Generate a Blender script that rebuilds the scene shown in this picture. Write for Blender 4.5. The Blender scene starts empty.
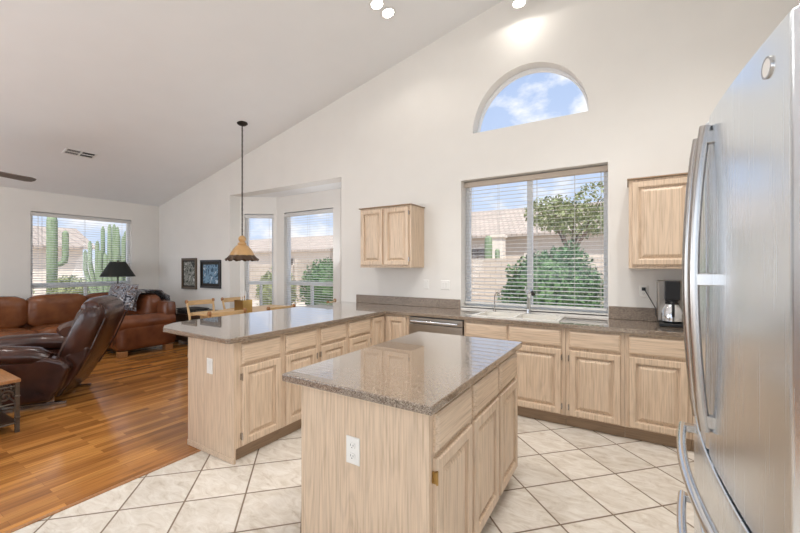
import bpy, bmesh, math, random
from mathutils import Vector, Matrix, noise
from mathutils.geometry import tessellate_polygon
R = math.radians
PI = math.pi
scene = bpy.context.scene
C = scene.collection

# ------------------------------------------------------------------ camera
cam_d = bpy.data.cameras.new('camera')
cam = bpy.data.objects.new('camera', cam_d)
C.objects.link(cam)
cam.location = (0, 0, 1.43)
cam.rotation_euler = (R(90), 0, R(31.57))
cam_d.sensor_width = 36
cam_d.lens = 371 / 800 * 36
cam_d.clip_start = 0.02
cam_d.clip_end = 400
scene.camera = cam

# ------------------------------------------------------------------ view
scene.view_settings.view_transform = 'Standard'
scene.view_settings.look = 'None'
scene.view_settings.gamma = 1
scene.view_settings.use_curve_mapping = False
scene.view_settings.exposure = 0.2

# ------------------------------------------------------------------ world sky with clouds
world = bpy.data.worlds.new('sky')
scene.world = world
world.use_nodes = True
wn, wl = world.node_tree.nodes, world.node_tree.links
wn.clear()
w_out = wn.new('ShaderNodeOutputWorld')
w_bg = wn.new('ShaderNodeBackground')
w_bg.inputs['Strength'].default_value = 1.1
w_tc = wn.new('ShaderNodeTexCoord')
w_sep = wn.new('ShaderNodeSeparateXYZ')
wl.new(w_tc.outputs['Generated'], w_sep.inputs[0])
w_add = wn.new('ShaderNodeMath'); w_add.operation = 'ADD'; w_add.inputs[1].default_value = 0.25
wl.new(w_sep.outputs['Z'], w_add.inputs[0])
w_map = wn.new('ShaderNodeVectorMath'); w_map.operation = 'MULTIPLY'
w_map.inputs[1].default_value = (1.0, 1.0, 1.9)
wl.new(w_tc.outputs['Generated'], w_map.inputs[0])
w_noise = wn.new('ShaderNodeTexNoise')
w_noise.inputs['Scale'].default_value = 5.2
w_noise.inputs['Detail'].default_value = 7
w_noise.inputs['Roughness'].default_value = 0.55
wl.new(w_map.outputs[0], w_noise.inputs['Vector'])
w_ramp = wn.new('ShaderNodeValToRGB')
w_ramp.color_ramp.elements[0].position = 0.50
w_ramp.color_ramp.elements[1].position = 0.62
wl.new(w_noise.outputs[0], w_ramp.inputs[0])
w_grad = wn.new('ShaderNodeValToRGB')
w_grad.color_ramp.elements[0].position = 0.25
w_grad.color_ramp.elements[0].color = (0.60, 0.70, 0.87, 1)
w_grad.color_ramp.elements[1].position = 0.95
w_grad.color_ramp.elements[1].color = (0.27, 0.40, 0.68, 1)
wl.new(w_add.outputs[0], w_grad.inputs[0])
w_mix = wn.new('ShaderNodeMix'); w_mix.data_type = 'RGBA'
wl.new(w_ramp.outputs[0], w_mix.inputs[0])
wl.new(w_grad.outputs[0], w_mix.inputs[6])
w_mix.inputs[7].default_value = (0.90, 0.90, 0.92, 1)
wl.new(w_mix.outputs[2], w_bg.inputs['Color'])
wl.new(w_bg.outputs[0], w_out.inputs[0])

def lamp(name, kind, loc, energy, color=(1, 1, 1), rot=(0, 0, 0), **kw):
    d = bpy.data.lights.new(name, kind)
    d.energy = energy
    d.color = color
    for k, v in kw.items():
        setattr(d, k, v)
    o = bpy.data.objects.new(name, d)
    o.location = loc
    o.rotation_euler = rot
    C.objects.link(o)
    return o

# sun on the yard, high and from behind the house
sun = lamp('sun', 'SUN', (0, 0, 20), 5.5, (1.0, 0.95, 0.88), angle=R(3))
sun.rotation_euler = Vector((-0.35, 0.42, -0.90)).to_track_quat('-Z', 'Y').to_euler()
# unseen fill lamps added behind the camera, tilted up to brighten the ceiling
fill_a = lamp('added_kitchen_fill', 'AREA', (-1.0, -2.85, 1.75), 36, (0.86, 0.93, 1.0),
             shape='RECTANGLE', size=3.4, size_y=2.2)
fill_a.rotation_euler = (R(142), 0, 0)
fill_b = lamp('added_living_fill', 'AREA', (-6.0, -2.85, 1.5), 95, (0.86, 0.93, 1.0),
             shape='RECTANGLE', size=4.0, size_y=2.2)
fill_b.rotation_euler = (R(140), 0, 0)
fill_c = lamp('added_side_fill', 'AREA', (1.22, -1.5, 1.7), 48, (0.90, 0.95, 1.0),
             shape='RECTANGLE', size=1.8, size_y=1.8)
fill_c.rotation_euler = (R(97), 0, R(90))  # added fill from the right; the wall there has no window
fill_d = lamp('added_bay_fill', 'AREA', (-3.88, 4.50, 1.5), 9, (0.90, 0.95, 1.0),
             shape='RECTANGLE', size=0.42, size_y=1.6)
fill_d.rotation_euler = Vector((-.596, -.50, .55)).to_track_quat('-Z', 'Y').to_euler()  # added fill that lifts the bay ceiling, hidden from view
# unseen ceiling spots added as fill, outside the frame, without fixtures
FILL_SPOTS = [(-0.3, 1.5, 80), (-1.75, 1.75, 70), (-5.6, 0.4, 34), (-5.8, 1.8, 30), (-3.4, 1.9, 45), (0.45, 2.3, 150), (-0.6, 1.9, 120)]
def ceil_z(x):
    return 2.742 + 0.2225 * (x + 8.753)
for (x, y, e) in FILL_SPOTS:
    lamp('added_fill_spot', 'SPOT', (x, y, ceil_z(x) - 0.06), e, (1.0, 0.975, 0.94),
         spot_size=R(150 if y < 1.7 or x < -3 else 104), spot_blend=0.7, shadow_soft_size=0.06)

# ------------------------------------------------------------------ materials
def new_mat(name):
    m = bpy.data.materials.new(name)
    m.use_nodes = True
    nt = m.node_tree
    return m, nt, nt.nodes['Principled BSDF']

def set_in(b, **kw):
    for k, v in kw.items():
        b.inputs[k.replace('_', ' ')].default_value = v

def plain(name, col, rough=0.5, metal=0.0, noise_amt=0.0, scale=30, bump=0.0, stretch=(1, 1, 1), **kw):
    m, nt, b = new_mat(name)
    c4 = (*col, 1)
    b.inputs['Base Color'].default_value = c4
    b.inputs['Roughness'].default_value = rough
    b.inputs['Metallic'].default_value = metal
    set_in(b, **kw)
    tc = nt.nodes.new('ShaderNodeTexCoord')
    mp = nt.nodes.new('ShaderNodeMapping'); mp.inputs['Scale'].default_value = stretch
    nt.links.new(tc.outputs['Object'], mp.inputs[0])
    n = nt.nodes.new('ShaderNodeTexNoise')
    n.inputs['Scale'].default_value = scale
    n.inputs['Detail'].default_value = 4
    nt.links.new(mp.outputs[0], n.inputs['Vector'])
    if noise_amt > 0:
        r = nt.nodes.new('ShaderNodeValToRGB')
        r.color_ramp.elements[0].position = 0.3
        r.color_ramp.elements[1].position = 0.7
        r.color_ramp.elements[0].color = (*[max(0, k * (1 - noise_amt)) for k in col], 1)
        r.color_ramp.elements[1].color = (*[min(1, k * (1 + noise_amt)) for k in col], 1)
        nt.links.new(n.outputs[0], r.inputs[0])
        nt.links.new(r.outputs[0], b.inputs['Base Color'])
    if bump > 0:
        bp = nt.nodes.new('ShaderNodeBump')
        bp.inputs['Strength'].default_value = bump
        bp.inputs['Distance'].default_value = 0.01
        nt.links.new(n.outputs[0], bp.inputs['Height'])
        nt.links.new(bp.outputs[0], b.inputs['Normal'])
    return m

def oak(name, axis='Z', base=(0.68, 0.525, 0.385), dark=(0.50, 0.36, 0.24), rough=0.38):
    """pickled oak with streaky grain along an axis"""
    m, nt, b = new_mat(name)
    L = nt.links.new
    tc = nt.nodes.new('ShaderNodeTexCoord')
    oi = nt.nodes.new('ShaderNodeObjectInfo')
    ad = nt.nodes.new('ShaderNodeVectorMath'); ad.operation = 'ADD'
    sc = nt.nodes.new('ShaderNodeMath'); sc.operation = 'MULTIPLY'; sc.inputs[1].default_value = 7.0
    L(oi.outputs['Random'], sc.inputs[0])
    L(tc.outputs['Object'], ad.inputs[0]); L(sc.outputs[0], ad.inputs[1])
    mp = nt.nodes.new('ShaderNodeMapping')
    mp.inputs['Scale'].default_value = {'Z': (120, 120, 3.5), 'X': (3.5, 120, 120)}[axis]
    L(ad.outputs[0], mp.inputs[0])
    n = nt.nodes.new('ShaderNodeTexNoise'); n.inputs['Scale'].default_value = 1.0
    n.inputs['Detail'].default_value = 5; n.inputs['Roughness'].default_value = 0.6
    L(mp.outputs[0], n.inputs['Vector'])
    r = nt.nodes.new('ShaderNodeValToRGB')
    r.color_ramp.elements[0].position = 0.30; r.color_ramp.elements[0].color = (*dark, 1)
    r.color_ramp.elements[1].position = 0.52; r.color_ramp.elements[1].color = (*base, 1)
    e = r.color_ramp.elements.new(0.80); e.color = (*[k * 1.14 for k in base], 1)
    L(n.outputs[0], r.inputs[0])
    # cathedral figure
    mp2 = nt.nodes.new('ShaderNodeMapping')
    mp2.inputs['Scale'].default_value = {'Z': (9, 9, 0.9), 'X': (0.9, 9, 9)}[axis]
    L(ad.outputs[0], mp2.inputs[0])
    n2 = nt.nodes.new('ShaderNodeTexNoise'); n2.inputs['Scale'].default_value = 1.0
    n2.inputs['Detail'].default_value = 1
    L(mp2.outputs[0], n2.inputs['Vector'])
    wv = nt.nodes.new('ShaderNodeMath'); wv.operation = 'MULTIPLY'; wv.inputs[1].default_value = 60
    L(n2.outputs[0], wv.inputs[0])
    sn = nt.nodes.new('ShaderNodeMath'); sn.operation = 'SINE'; L(wv.outputs[0], sn.inputs[0])
    mr = nt.nodes.new('ShaderNodeMapRange')
    mr.inputs['From Min'].default_value = -1; mr.inputs['From Max'].default_value = -0.2
    mr.inputs['To Min'].default_value = 0.91; mr.inputs['To Max'].default_value = 1.0
    L(sn.outputs[0], mr.inputs['Value'])
    mx = nt.nodes.new('ShaderNodeMix'); mx.data_type = 'RGBA'; mx.blend_type = 'MULTIPLY'
    mx.inputs[0].default_value = 1
    L(r.outputs[0], mx.inputs[6]); L(mr.outputs[0], mx.inputs[7])
    L(mx.outputs[2], b.inputs['Base Color'])
    b.inputs['Roughness'].default_value = rough
    bp = nt.nodes.new('ShaderNodeBump'); bp.inputs['Strength'].default_value = 0.08
    bp.inputs['Distance'].default_value = 0.002
    L(n.outputs[0], bp.inputs['Height']); L(bp.outputs[0], b.inputs['Normal'])
    return m

def mat_tile():
    m, nt, b = new_mat('diagonal_floor_tile')
    L = nt.links.new
    g = nt.nodes.new('ShaderNodeNewGeometry')
    sp = nt.nodes.new('ShaderNodeSeparateXYZ'); L(g.outputs['Position'], sp.inputs[0])
    def M(op, a, bb=None, v=None):
        x = nt.nodes.new('ShaderNodeMath'); x.operation = op
        if hasattr(a, 'links'): L(a, x.inputs[0])
        else: x.inputs[0].default_value = a
        if bb is not None:
            if hasattr(bb, 'links'): L(bb, x.inputs[1])
            else: x.inputs[1].default_value = bb
        return x.outputs[0]
    u = M('MULTIPLY', M('ADD', sp.outputs['X'], sp.outputs['Y']), 0.70711)
    v = M('MULTIPLY', M('SUBTRACT', sp.outputs['Y'], sp.outputs['X']), 0.70711)
    u = M('DIVIDE', M('ADD', M('SUBTRACT', u, 1.69), 34.87), 0.3487)
    v = M('DIVIDE', M('ADD', M('SUBTRACT', v, 2.50), 35.4), 0.354)
    fu, fv = M('FRACT', u), M('FRACT', v)
    du = M('MINIMUM', fu, M('SUBTRACT', 1.0, fu))
    dv = M('MINIMUM', fv, M('SUBTRACT', 1.0, fv))
    dist = M('MINIMUM', du, dv)
    mr = nt.nodes.new('ShaderNodeMapRange'); mr.interpolation_type = 'SMOOTHSTEP'
    mr.inputs['From Min'].default_value = 0.0085; mr.inputs['From Max'].default_value = 0.021
    L(dist, mr.inputs['Value'])
    cb = nt.nodes.new('ShaderNodeCombineXYZ')
    L(M('FLOOR', u), cb.inputs[0]); L(M('FLOOR', v), cb.inputs[1])
    wnz = nt.nodes.new('ShaderNodeTexWhiteNoise'); L(cb.outputs[0], wnz.inputs['Vector'])
    off = nt.nodes.new('ShaderNodeVectorMath'); off.operation = 'MULTIPLY_ADD'
    L(wnz.outputs['Color'], off.inputs[0]); off.inputs[1].default_value = (9, 9, 9)
    L(g.outputs['Position'], off.inputs[2])
    mpt = nt.nodes.new('ShaderNodeMapping'); mpt.inputs['Rotation'].default_value = (0, 0, R(35))
    mpt.inputs['Scale'].default_value = (0.55, 1.3, 1)
    L(off.outputs[0], mpt.inputs[0])
    n = nt.nodes.new('ShaderNodeTexNoise'); n.inputs['Scale'].default_value = 11
    n.inputs['Detail'].default_value = 7; n.inputs['Roughness'].default_value = 0.7
    n.inputs['Distortion'].default_value = 1.1
    L(mpt.outputs[0], n.inputs['Vector'])
    r = nt.nodes.new('ShaderNodeValToRGB')
    el = r.color_ramp.elements
    el[0].position = 0.28; el[0].color = (0.46, 0.385, 0.30, 1)
    el[1].position = 0.62; el[1].color = (0.76, 0.71, 0.64, 1)
    e = el.new(0.43); e.color = (0.63, 0.565, 0.485, 1)
    e = el.new(0.8); e.color = (0.82, 0.79, 0.74, 1)
    L(n.outputs[0], r.inputs[0])
    tv = nt.nodes.new('ShaderNodeMapRange'); tv.inputs['To Min'].default_value = 0.88; tv.inputs['To Max'].default_value = 1.04
    L(wnz.outputs['Value'], tv.inputs['Value'])
    mt = nt.nodes.new('ShaderNodeMix'); mt.data_type = 'RGBA'; mt.blend_type = 'MULTIPLY'; mt.inputs[0].default_value = 1
    L(r.outputs[0], mt.inputs[6]); L(tv.outputs[0], mt.inputs[7])
    mg = nt.nodes.new('ShaderNodeMix'); mg.data_type = 'RGBA'
    L(mr.outputs[0], mg.inputs[0]); mg.inputs[6].default_value = (0.20, 0.145, 0.10, 1)
    L(mt.outputs[2], mg.inputs[7])
    L(mg.outputs[2], b.inputs['Base Color'])
    rr = nt.nodes.new('ShaderNodeMapRange'); rr.inputs['To Min'].default_value = 0.85; rr.inputs['To Max'].default_value = 0.34
    L(mr.outputs[0], rr.inputs['Value']); L(rr.outputs[0], b.inputs['Roughness'])
    bp = nt.nodes.new('ShaderNodeBump'); bp.inputs['Strength'].default_value = 0.5; bp.inputs['Distance'].default_value = 0.003
    L(mr.outputs[0], bp.inputs['Height']); L(bp.outputs[0], b.inputs['Normal'])
    return m

def mat_planks():
    m, nt, b = new_mat('oak_plank_floor')
    L = nt.links.new
    g = nt.nodes.new('ShaderNodeNewGeometry')
    mp = nt.nodes.new('ShaderNodeMapping'); mp.inputs['Rotation'].default_value = (0, 0, R(90))
    L(g.outputs['Position'], mp.inputs[0])
    br = nt.nodes.new('ShaderNodeTexBrick')
    br.inputs['Scale'].default_value = 1
    br.inputs['Brick Width'].default_value = 0.62
    br.inputs['Row Height'].default_value = 0.066
    br.inputs['Mortar Size'].default_value = 0.0012
    br.inputs['Color1'].default_value = (0.0, 0.0, 0.0, 1)
    br.inputs['Color2'].default_value = (1, 1, 1, 1)
    br.inputs['Mortar'].default_value = (0.0, 0.0, 0.0, 1)
    br.offset = 0.37; br.offset_frequency = 2
    L(mp.outputs[0], br.inputs['Vector'])
    r = nt.nodes.new('ShaderNodeValToRGB')
    el = r.color_ramp.elements
    el[0].position = 0.0; el[0].color = (0.27, 0.105, 0.028, 1)
    el[1].position = 1.0; el[1].color = (0.56, 0.25, 0.065, 1)
    e = el.new(0.5); e.color = (0.41, 0.17, 0.042, 1)
    L(br.outputs['Color'], r.inputs[0])
    mp2 = nt.nodes.new('ShaderNodeMapping'); mp2.inputs['Scale'].default_value = (38, 2.2, 1)
    L(g.outputs['Position'], mp2.inputs[0])
    n = nt.nodes.new('ShaderNodeTexNoise'); n.inputs['Scale'].default_value = 1; n.inputs['Detail'].default_value = 6
    n.inputs['Distortion'].default_value = 0.6
    L(mp2.outputs[0], n.inputs['Vector'])
    mr = nt.nodes.new('ShaderNodeMapRange'); mr.inputs['From Min'].default_value = 0.3; mr.inputs['From Max'].default_value = 0.7
    mr.inputs['To Min'].default_value = 0.70; mr.inputs['To Max'].default_value = 1.25
    L(n.outputs[0], mr.inputs['Value'])
    mx = nt.nodes.new('ShaderNodeMix'); mx.data_type = 'RGBA'; mx.blend_type = 'MULTIPLY'; mx.inputs[0].default_value = 1
    L(r.outputs[0], mx.inputs[6]); L(mr.outputs[0], mx.inputs[7])
    L(mx.outputs[2], b.inputs['Base Color'])
    b.inputs['Roughness'].default_value = 0.17
    n3 = nt.nodes.new('ShaderNodeTexNoise'); n3.inputs['Scale'].default_value = 6
    L(g.outputs['Position'], n3.inputs['Vector'])
    bp = nt.nodes.new('ShaderNodeBump'); bp.inputs['Strength'].default_value = 0.12; bp.inputs['Distance'].default_value = 0.004
    L(n3.outputs[0], bp.inputs['Height']); L(bp.outputs[0], b.inputs['Normal'])
    return m

def mat_granite(name='speckled_brown_quartz', coat=1.0, rough=0.16):
    m, nt, b = new_mat(name)
    L = nt.links.new
    g = nt.nodes.new('ShaderNodeNewGeometry')
    v = nt.nodes.new('ShaderNodeTexVoronoi'); v.inputs['Scale'].default_value = 250
    L(g.outputs['Position'], v.inputs['Vector'])
    r = nt.nodes.new('ShaderNodeValToRGB')
    el = r.color_ramp.elements
    el[0].position = 0.0; el[0].color = (0.075, 0.048, 0.03, 1)
    el[1].position = 1.0; el[1].color = (0.38, 0.31, 0.24, 1)
    e = el.new(0.3); e.color = (0.18, 0.13, 0.092, 1)
    e = el.new(0.7); e.color = (0.27, 0.21, 0.16, 1)
    sp = nt.nodes.new('ShaderNodeSeparateColor'); L(v.outputs['Color'], sp.inputs[0])
    L(sp.outputs[0], r.inputs[0])
    L(r.outputs[0], b.inputs['Base Color'])
    b.inputs['Roughness'].default_value = rough
    b.inputs['IOR'].default_value = 1.6
    b.inputs['Coat Weight'].default_value = coat
    b.inputs['Coat IOR'].default_value = 1.65
    b.inputs['Coat Roughness'].default_value = 0.02
    return m

def mat_brushed(name, col=(0.62, 0.63, 0.65), rough=0.27, sc=(1, 1, 160)):
    m, nt, b = new_mat(name)
    L = nt.links.new
    b.inputs['Base Color'].default_value = (*col, 1)
    b.inputs['Metallic'].default_value = 1
    tc = nt.nodes.new('ShaderNodeTexCoord')
    mp = nt.nodes.new('ShaderNodeMapping'); mp.inputs['Scale'].default_value = sc
    L(tc.outputs['Object'], mp.inputs[0])
    n = nt.nodes.new('ShaderNodeTexNoise'); n.inputs['Scale'].default_value = 3; n.inputs['Detail'].default_value = 3
    L(mp.outputs[0], n.inputs['Vector'])
    mr = nt.nodes.new('ShaderNodeMapRange'); mr.inputs['To Min'].default_value = rough * 0.8; mr.inputs['To Max'].default_value = rough * 1.25
    L(n.outputs[0], mr.inputs['Value']); L(mr.outputs[0], b.inputs['Roughness'])
    bp = nt.nodes.new('ShaderNodeBump'); bp.inputs['Strength'].default_value = 0.003; bp.inputs['Distance'].default_value = 0.001
    L(n.outputs[0], bp.inputs['Height']); L(bp.outputs[0], b.inputs['Normal'])
    return m

def mat_leather(name, c0, c1, rough=0.32):
    m, nt, b = new_mat(name)
    L = nt.links.new
    tc = nt.nodes.new('ShaderNodeTexCoord')
    n = nt.nodes.new('ShaderNodeTexNoise'); n.inputs['Scale'].default_value = 5; n.inputs['Detail'].default_value = 4
    L(tc.outputs['Object'], n.inputs['Vector'])
    r = nt.nodes.new('ShaderNodeValToRGB')
    r.color_ramp.elements[0].position = 0.3; r.color_ramp.elements[0].color = (*c0, 1)
    r.color_ramp.elements[1].position = 0.72; r.color_ramp.elements[1].color = (*c1, 1)
    L(n.outputs[0], r.inputs[0]); L(r.outputs[0], b.inputs['Base Color'])
    b.inputs['Roughness'].default_value = rough
    v = nt.nodes.new('ShaderNodeTexNoise'); v.inputs['Scale'].default_value = 11; v.inputs['Distortion'].default_value = 0.4
    L(tc.outputs['Object'], v.inputs['Vector'])
    bp = nt.nodes.new('ShaderNodeBump'); bp.inputs['Strength'].default_value = 0.22; bp.inputs['Distance'].default_value = 0.02
    L(v.outputs[0], bp.inputs['Height']); L(bp.outputs[0], b.inputs['Normal'])
    return m

def mat_glass(name):
    m, nt, b = new_mat(name)
    out = nt.nodes['Material Output']
    nt.nodes.remove(b)
    tr = nt.nodes.new('ShaderNodeBsdfTransparent')
    gl = nt.nodes.new('ShaderNodeBsdfGlossy'); gl.inputs['Roughness'].default_value = 0.02
    fr = nt.nodes.new('ShaderNodeFresnel'); fr.inputs[0].default_value = 1.45
    mx = nt.nodes.new('ShaderNodeMixShader')
    ge = nt.nodes.new('ShaderNodeNewGeometry')
    fm = nt.nodes.new('ShaderNodeMath'); fm.operation = 'SUBTRACT'; fm.use_clamp = True
    nt.links.new(fr.outputs[0], fm.inputs[0]); nt.links.new(ge.outputs['Backfacing'], fm.inputs[1])
    nt.links.new(fm.outputs[0], mx.inputs[0])
    nt.links.new(tr.outputs[0], mx.inputs[1]); nt.links.new(gl.outputs[0], mx.inputs[2])
    nt.links.new(mx.outputs[0], out.inputs[0])
    return m

def mat_brickish(name, c1, c2, mortar, w, h, ms=0.012, plane='XZ', bump=0.4, offset=0.5):
    m, nt, b = new_mat(name)
    L = nt.links.new
    g = nt.nodes.new('ShaderNodeNewGeometry')
    sp = nt.nodes.new('ShaderNodeSeparateXYZ'); L(g.outputs['Position'], sp.inputs[0])
    cb = nt.nodes.new('ShaderNodeCombineXYZ')
    ad = nt.nodes.new('ShaderNodeMath'); ad.operation = 'ADD'
    L(sp.outputs['X'], ad.inputs[0]); L(sp.outputs['Y'], ad.inputs[1])
    if plane == 'XZ': L(ad.outputs[0], cb.inputs[0]); L(sp.outputs['Z'], cb.inputs[1])
    else: L(sp.outputs['X'], cb.inputs[0]); L(sp.outputs['Y'], cb.inputs[1])
    br = nt.nodes.new('ShaderNodeTexBrick'); br.inputs['Scale'].default_value = 1
    br.inputs['Brick Width'].default_value = w; br.inputs['Row Height'].default_value = h
    br.inputs['Mortar Size'].default_value = ms; br.offset = offset
    br.inputs['Color1'].default_value = (*c1, 1); br.inputs['Color2'].default_value = (*c2, 1)
    br.inputs['Mortar'].default_value = (*mortar, 1)
    L(cb.outputs[0], br.inputs['Vector']); L(br.outputs['Color'], b.inputs['Base Color'])
    b.inputs['Roughness'].default_value = 0.9
    return m

def mat_emit(name, col, strength):
    m, nt, b = new_mat(name)
    set_in(b, Emission_Strength=strength)
    b.inputs['Emission Color'].default_value = (*col, 1)
    b.inputs['Base Color'].default_value = (*col, 1)
    return m

def mat_leaf(name, c0, c1):
    m, nt, b = new_mat(name)
    g = nt.nodes.new('ShaderNodeNewGeometry')
    r = nt.nodes.new('ShaderNodeValToRGB')
    r.color_ramp.elements[0].color = (*c0, 1); r.color_ramp.elements[1].color = (*c1, 1)
    nt.links.new(g.outputs['Random Per Island'], r.inputs[0])
    nt.links.new(r.outputs[0], b.inputs['Base Color'])
    b.inputs['Roughness'].default_value = 0.7
    return m

def mat_pattern(name, cols, scale):
    m, nt, b = new_mat(name)
    tc = nt.nodes.new('ShaderNodeTexCoord')
    n = nt.nodes.new('ShaderNodeTexNoise'); n.inputs['Scale'].default_value = scale; n.inputs['Distortion'].default_value = 2.5
    nt.links.new(tc.outputs['Object'], n.inputs['Vector'])
    r = nt.nodes.new('ShaderNodeValToRGB'); r.color_ramp.interpolation = 'CONSTANT'
    r.color_ramp.elements[0].position = 0; r.color_ramp.elements[0].color = (*cols[0], 1)
    r.color_ramp.elements[1].position = 0.62; r.color_ramp.elements[1].color = (*cols[-1], 1)
    for i, c in enumerate(cols[1:-1]):
        e = r.color_ramp.elements.new(0.42 + 0.1 * i); e.color = (*c, 1)
    nt.links.new(n.outputs[0], r.inputs[0]); nt.links.new(r.outputs[0], b.inputs['Base Color'])
    b.inputs['Roughness'].default_value = 0.85
    return m

M = dict(
    wall=plain('warm_white_wall_paint', (0.79, 0.765, 0.725), 0.75, noise_amt=0.015, scale=3, bump=0.05),
    ceiling=plain('ceiling_paint', (0.86, 0.865, 0.87), 0.85, noise_amt=0.01, scale=3, bump=0.05),
    white=plain('white_painted_frame', (0.80, 0.79, 0.77), 0.45),
    vinyl=plain('white_window_vinyl', (0.82, 0.83, 0.84), 0.4),
    slat=plain('white_blind_slat', (0.66, 0.65, 0.63), 0.5),
    headrail=plain('beige_blind_valance', (0.62, 0.53, 0.44), 0.5),
    tape=plain('blind_cord', (0.55, 0.54, 0.52), 0.8),
    oak=oak('pickled_oak'), oakh=oak('pickled_oak_horizontal', 'X'),
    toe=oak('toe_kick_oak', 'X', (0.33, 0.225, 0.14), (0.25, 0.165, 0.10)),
    tile=mat_tile(), planks=mat_planks(), granite=mat_granite(), honed=mat_granite('honed_brown_quartz', 0.0, 0.42),
    steel=mat_brushed('brushed_stainless', (0.83, 0.89, 0.95), 0.25, (1, 90, 1)),
    steel2=mat_brushed('appliance_stainless', (0.36, 0.325, 0.285), 0.33, (80, 1, 1)),
    chrome=plain('polished_chrome', (0.72, 0.74, 0.77), 0.12, 1.0),
    dsteel=plain('dark_chrome', (0.48, 0.46, 0.44), 0.20, 1.0),
    brass=plain('aged_brass', (0.46, 0.30, 0.11), 0.32, 1.0),
    bronze=plain('dark_bronze_metal', (0.035, 0.028, 0.022), 0.45, 0.7),
    black=plain('black_plastic', (0.015, 0.015, 0.016), 0.3),
    plate=plain('white_plastic_plate', (0.82, 0.80, 0.76), 0.35),
    slot=plain('dark_slot', (0.02, 0.02, 0.02), 0.6),
    sink=plain('cream_sink_composite', (0.80, 0.77, 0.71), 0.2),
    amber=plain('amber_pottery_shade', (0.53, 0.315, 0.135), 0.3, noise_amt=0.12, scale=8),
    rim=plain('dark_metal_ruffle', (0.09, 0.055, 0.035), 0.4, 0.5),
    bulb=mat_emit('lit_lamp_glass', (1.0, 0.96, 0.88), 22.0),
    bulb_warm=mat_emit('warm_bulb', (1.0, 0.85, 0.6), 2.5),
    recl=mat_leather('dark_brown_leather', (0.026, 0.009, 0.006), (0.062, 0.020, 0.011), 0.24),
    sofa=mat_leather('cognac_leather', (0.10, 0.031, 0.013), (0.20, 0.065, 0.025), 0.27),
    sofa_lit=mat_leather('cognac_leather_lit', (0.12, 0.038, 0.014), (0.24, 0.085, 0.031), 0.27),
    darkwood=plain('dark_walnut', (0.055, 0.028, 0.016), 0.35, noise_amt=0.3, scale=12, stretch=(1, 8, 8)),
    midwood=plain('honey_wood', (0.36, 0.165, 0.06), 0.35, noise_amt=0.22, scale=9, stretch=(1, 10, 10)),
    pine=plain('pale_pine', (0.66, 0.44, 0.22), 0.4, noise_amt=0.14, scale=8, stretch=(1, 10, 10)),
    iron=plain('wrought_iron', (0.11, 0.085, 0.065), 0.5, 0.6, noise_amt=0.3, scale=30),
    glass=mat_glass('window_glass'),
    pat=mat_pattern('floral_throw_fabric', [(0.03, 0.03, 0.04), (0.32, 0.34, 0.38), (0.10, 0.05, 0.03), (0.55, 0.56, 0.58)], 9),
    pat2=mat_pattern('dark_woven_fabric', [(0.01, 0.01, 0.012), (0.05, 0.045, 0.04), (0.02, 0.02, 0.02), (0.14, 0.12, 0.11)], 14),
    gravel=plain('desert_gravel', (0.60, 0.52, 0.44), 0.95, noise_amt=0.25, scale=2),
    stucco=plain('tan_stucco', (0.58, 0.51, 0.44), 0.9, noise_amt=0.06, scale=4),
    stucco2=plain('pale_stucco', (0.70, 0.64, 0.57), 0.9, noise_amt=0.06, scale=4),
    block=mat_brickish('desert_block_wall', (0.45, 0.39, 0.33), (0.52, 0.455, 0.39), (0.33, 0.28, 0.23), 0.4, 0.2),
    rooftile=mat_brickish('clay_roof_tile', (0.37, 0.32, 0.28), (0.46, 0.39, 0.34), (0.25, 0.21, 0.18), 0.3, 0.4, 0.03, 'XY'),
    shadeopen=plain('dark_entry', (0.10, 0.08, 0.07), 0.8),
    bush=mat_leaf('bush_leaves', (0.03, 0.085, 0.03), (0.11, 0.21, 0.08)),
    bush2=mat_leaf('olive_leaves', (0.13, 0.17, 0.07), (0.30, 0.33, 0.16)),
    cactus=plain('cactus_skin', (0.20, 0.27, 0.165), 0.75, noise_amt=0.25, scale=5, stretch=(6, 6, 0.4)),
    bark=plain('grey_bark', (0.17, 0.12, 0.09), 0.9, noise_amt=0.3, scale=8),
    lampshade=plain('black_lamp_shade', (0.012, 0.014, 0.012), 0.7),
    photo1=mat_pattern('grey_landscape_print', [(0.05, 0.06, 0.05), (0.30, 0.30, 0.27), (0.14, 0.15, 0.13), (0.55, 0.54, 0.50)], 4),
    photo2=mat_pattern('blue_lake_print', [(0.05, 0.10, 0.16), (0.20, 0.33, 0.45), (0.10, 0.18, 0.26), (0.48, 0.57, 0.66)], 3.5),
)

# ------------------------------------------------------------------ helpers
def wloc(o):
    v = Vector((0, 0, 0))
    while o is not None:
        v += Vector(o.location); o = o.parent
    return v

def thing(name, label, cat, loc=(0, 0, 0), rotz=0, group=None):
    o = bpy.data.objects.new(name, None)
    o.empty_display_size = 0.1
    C.objects.link(o)
    o.location = loc; o.rotation_euler = (0, 0, rotz)
    o['label'] = label; o['category'] = cat
    if group: o['group'] = group
    return o

def tag(o, label, cat, group=None, kind=None):
    o['label'] = label; o['category'] = cat
    if group: o['group'] = group
    if kind: o['kind'] = kind
    return o

def dup(root, loc, rotz, label=None, group=None):
    r = root.copy(); C.objects.link(r); r.location = loc; r.rotation_euler = (0, 0, rotz)
    if label: r['label'] = label
    if group: r['group'] = group
    for ch in list(root.children):
        c = ch.copy(); C.objects.link(c); c.parent = r
        for g in list(ch.children):
            d = g.copy(); C.objects.link(d); d.parent = c
    return r

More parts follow.
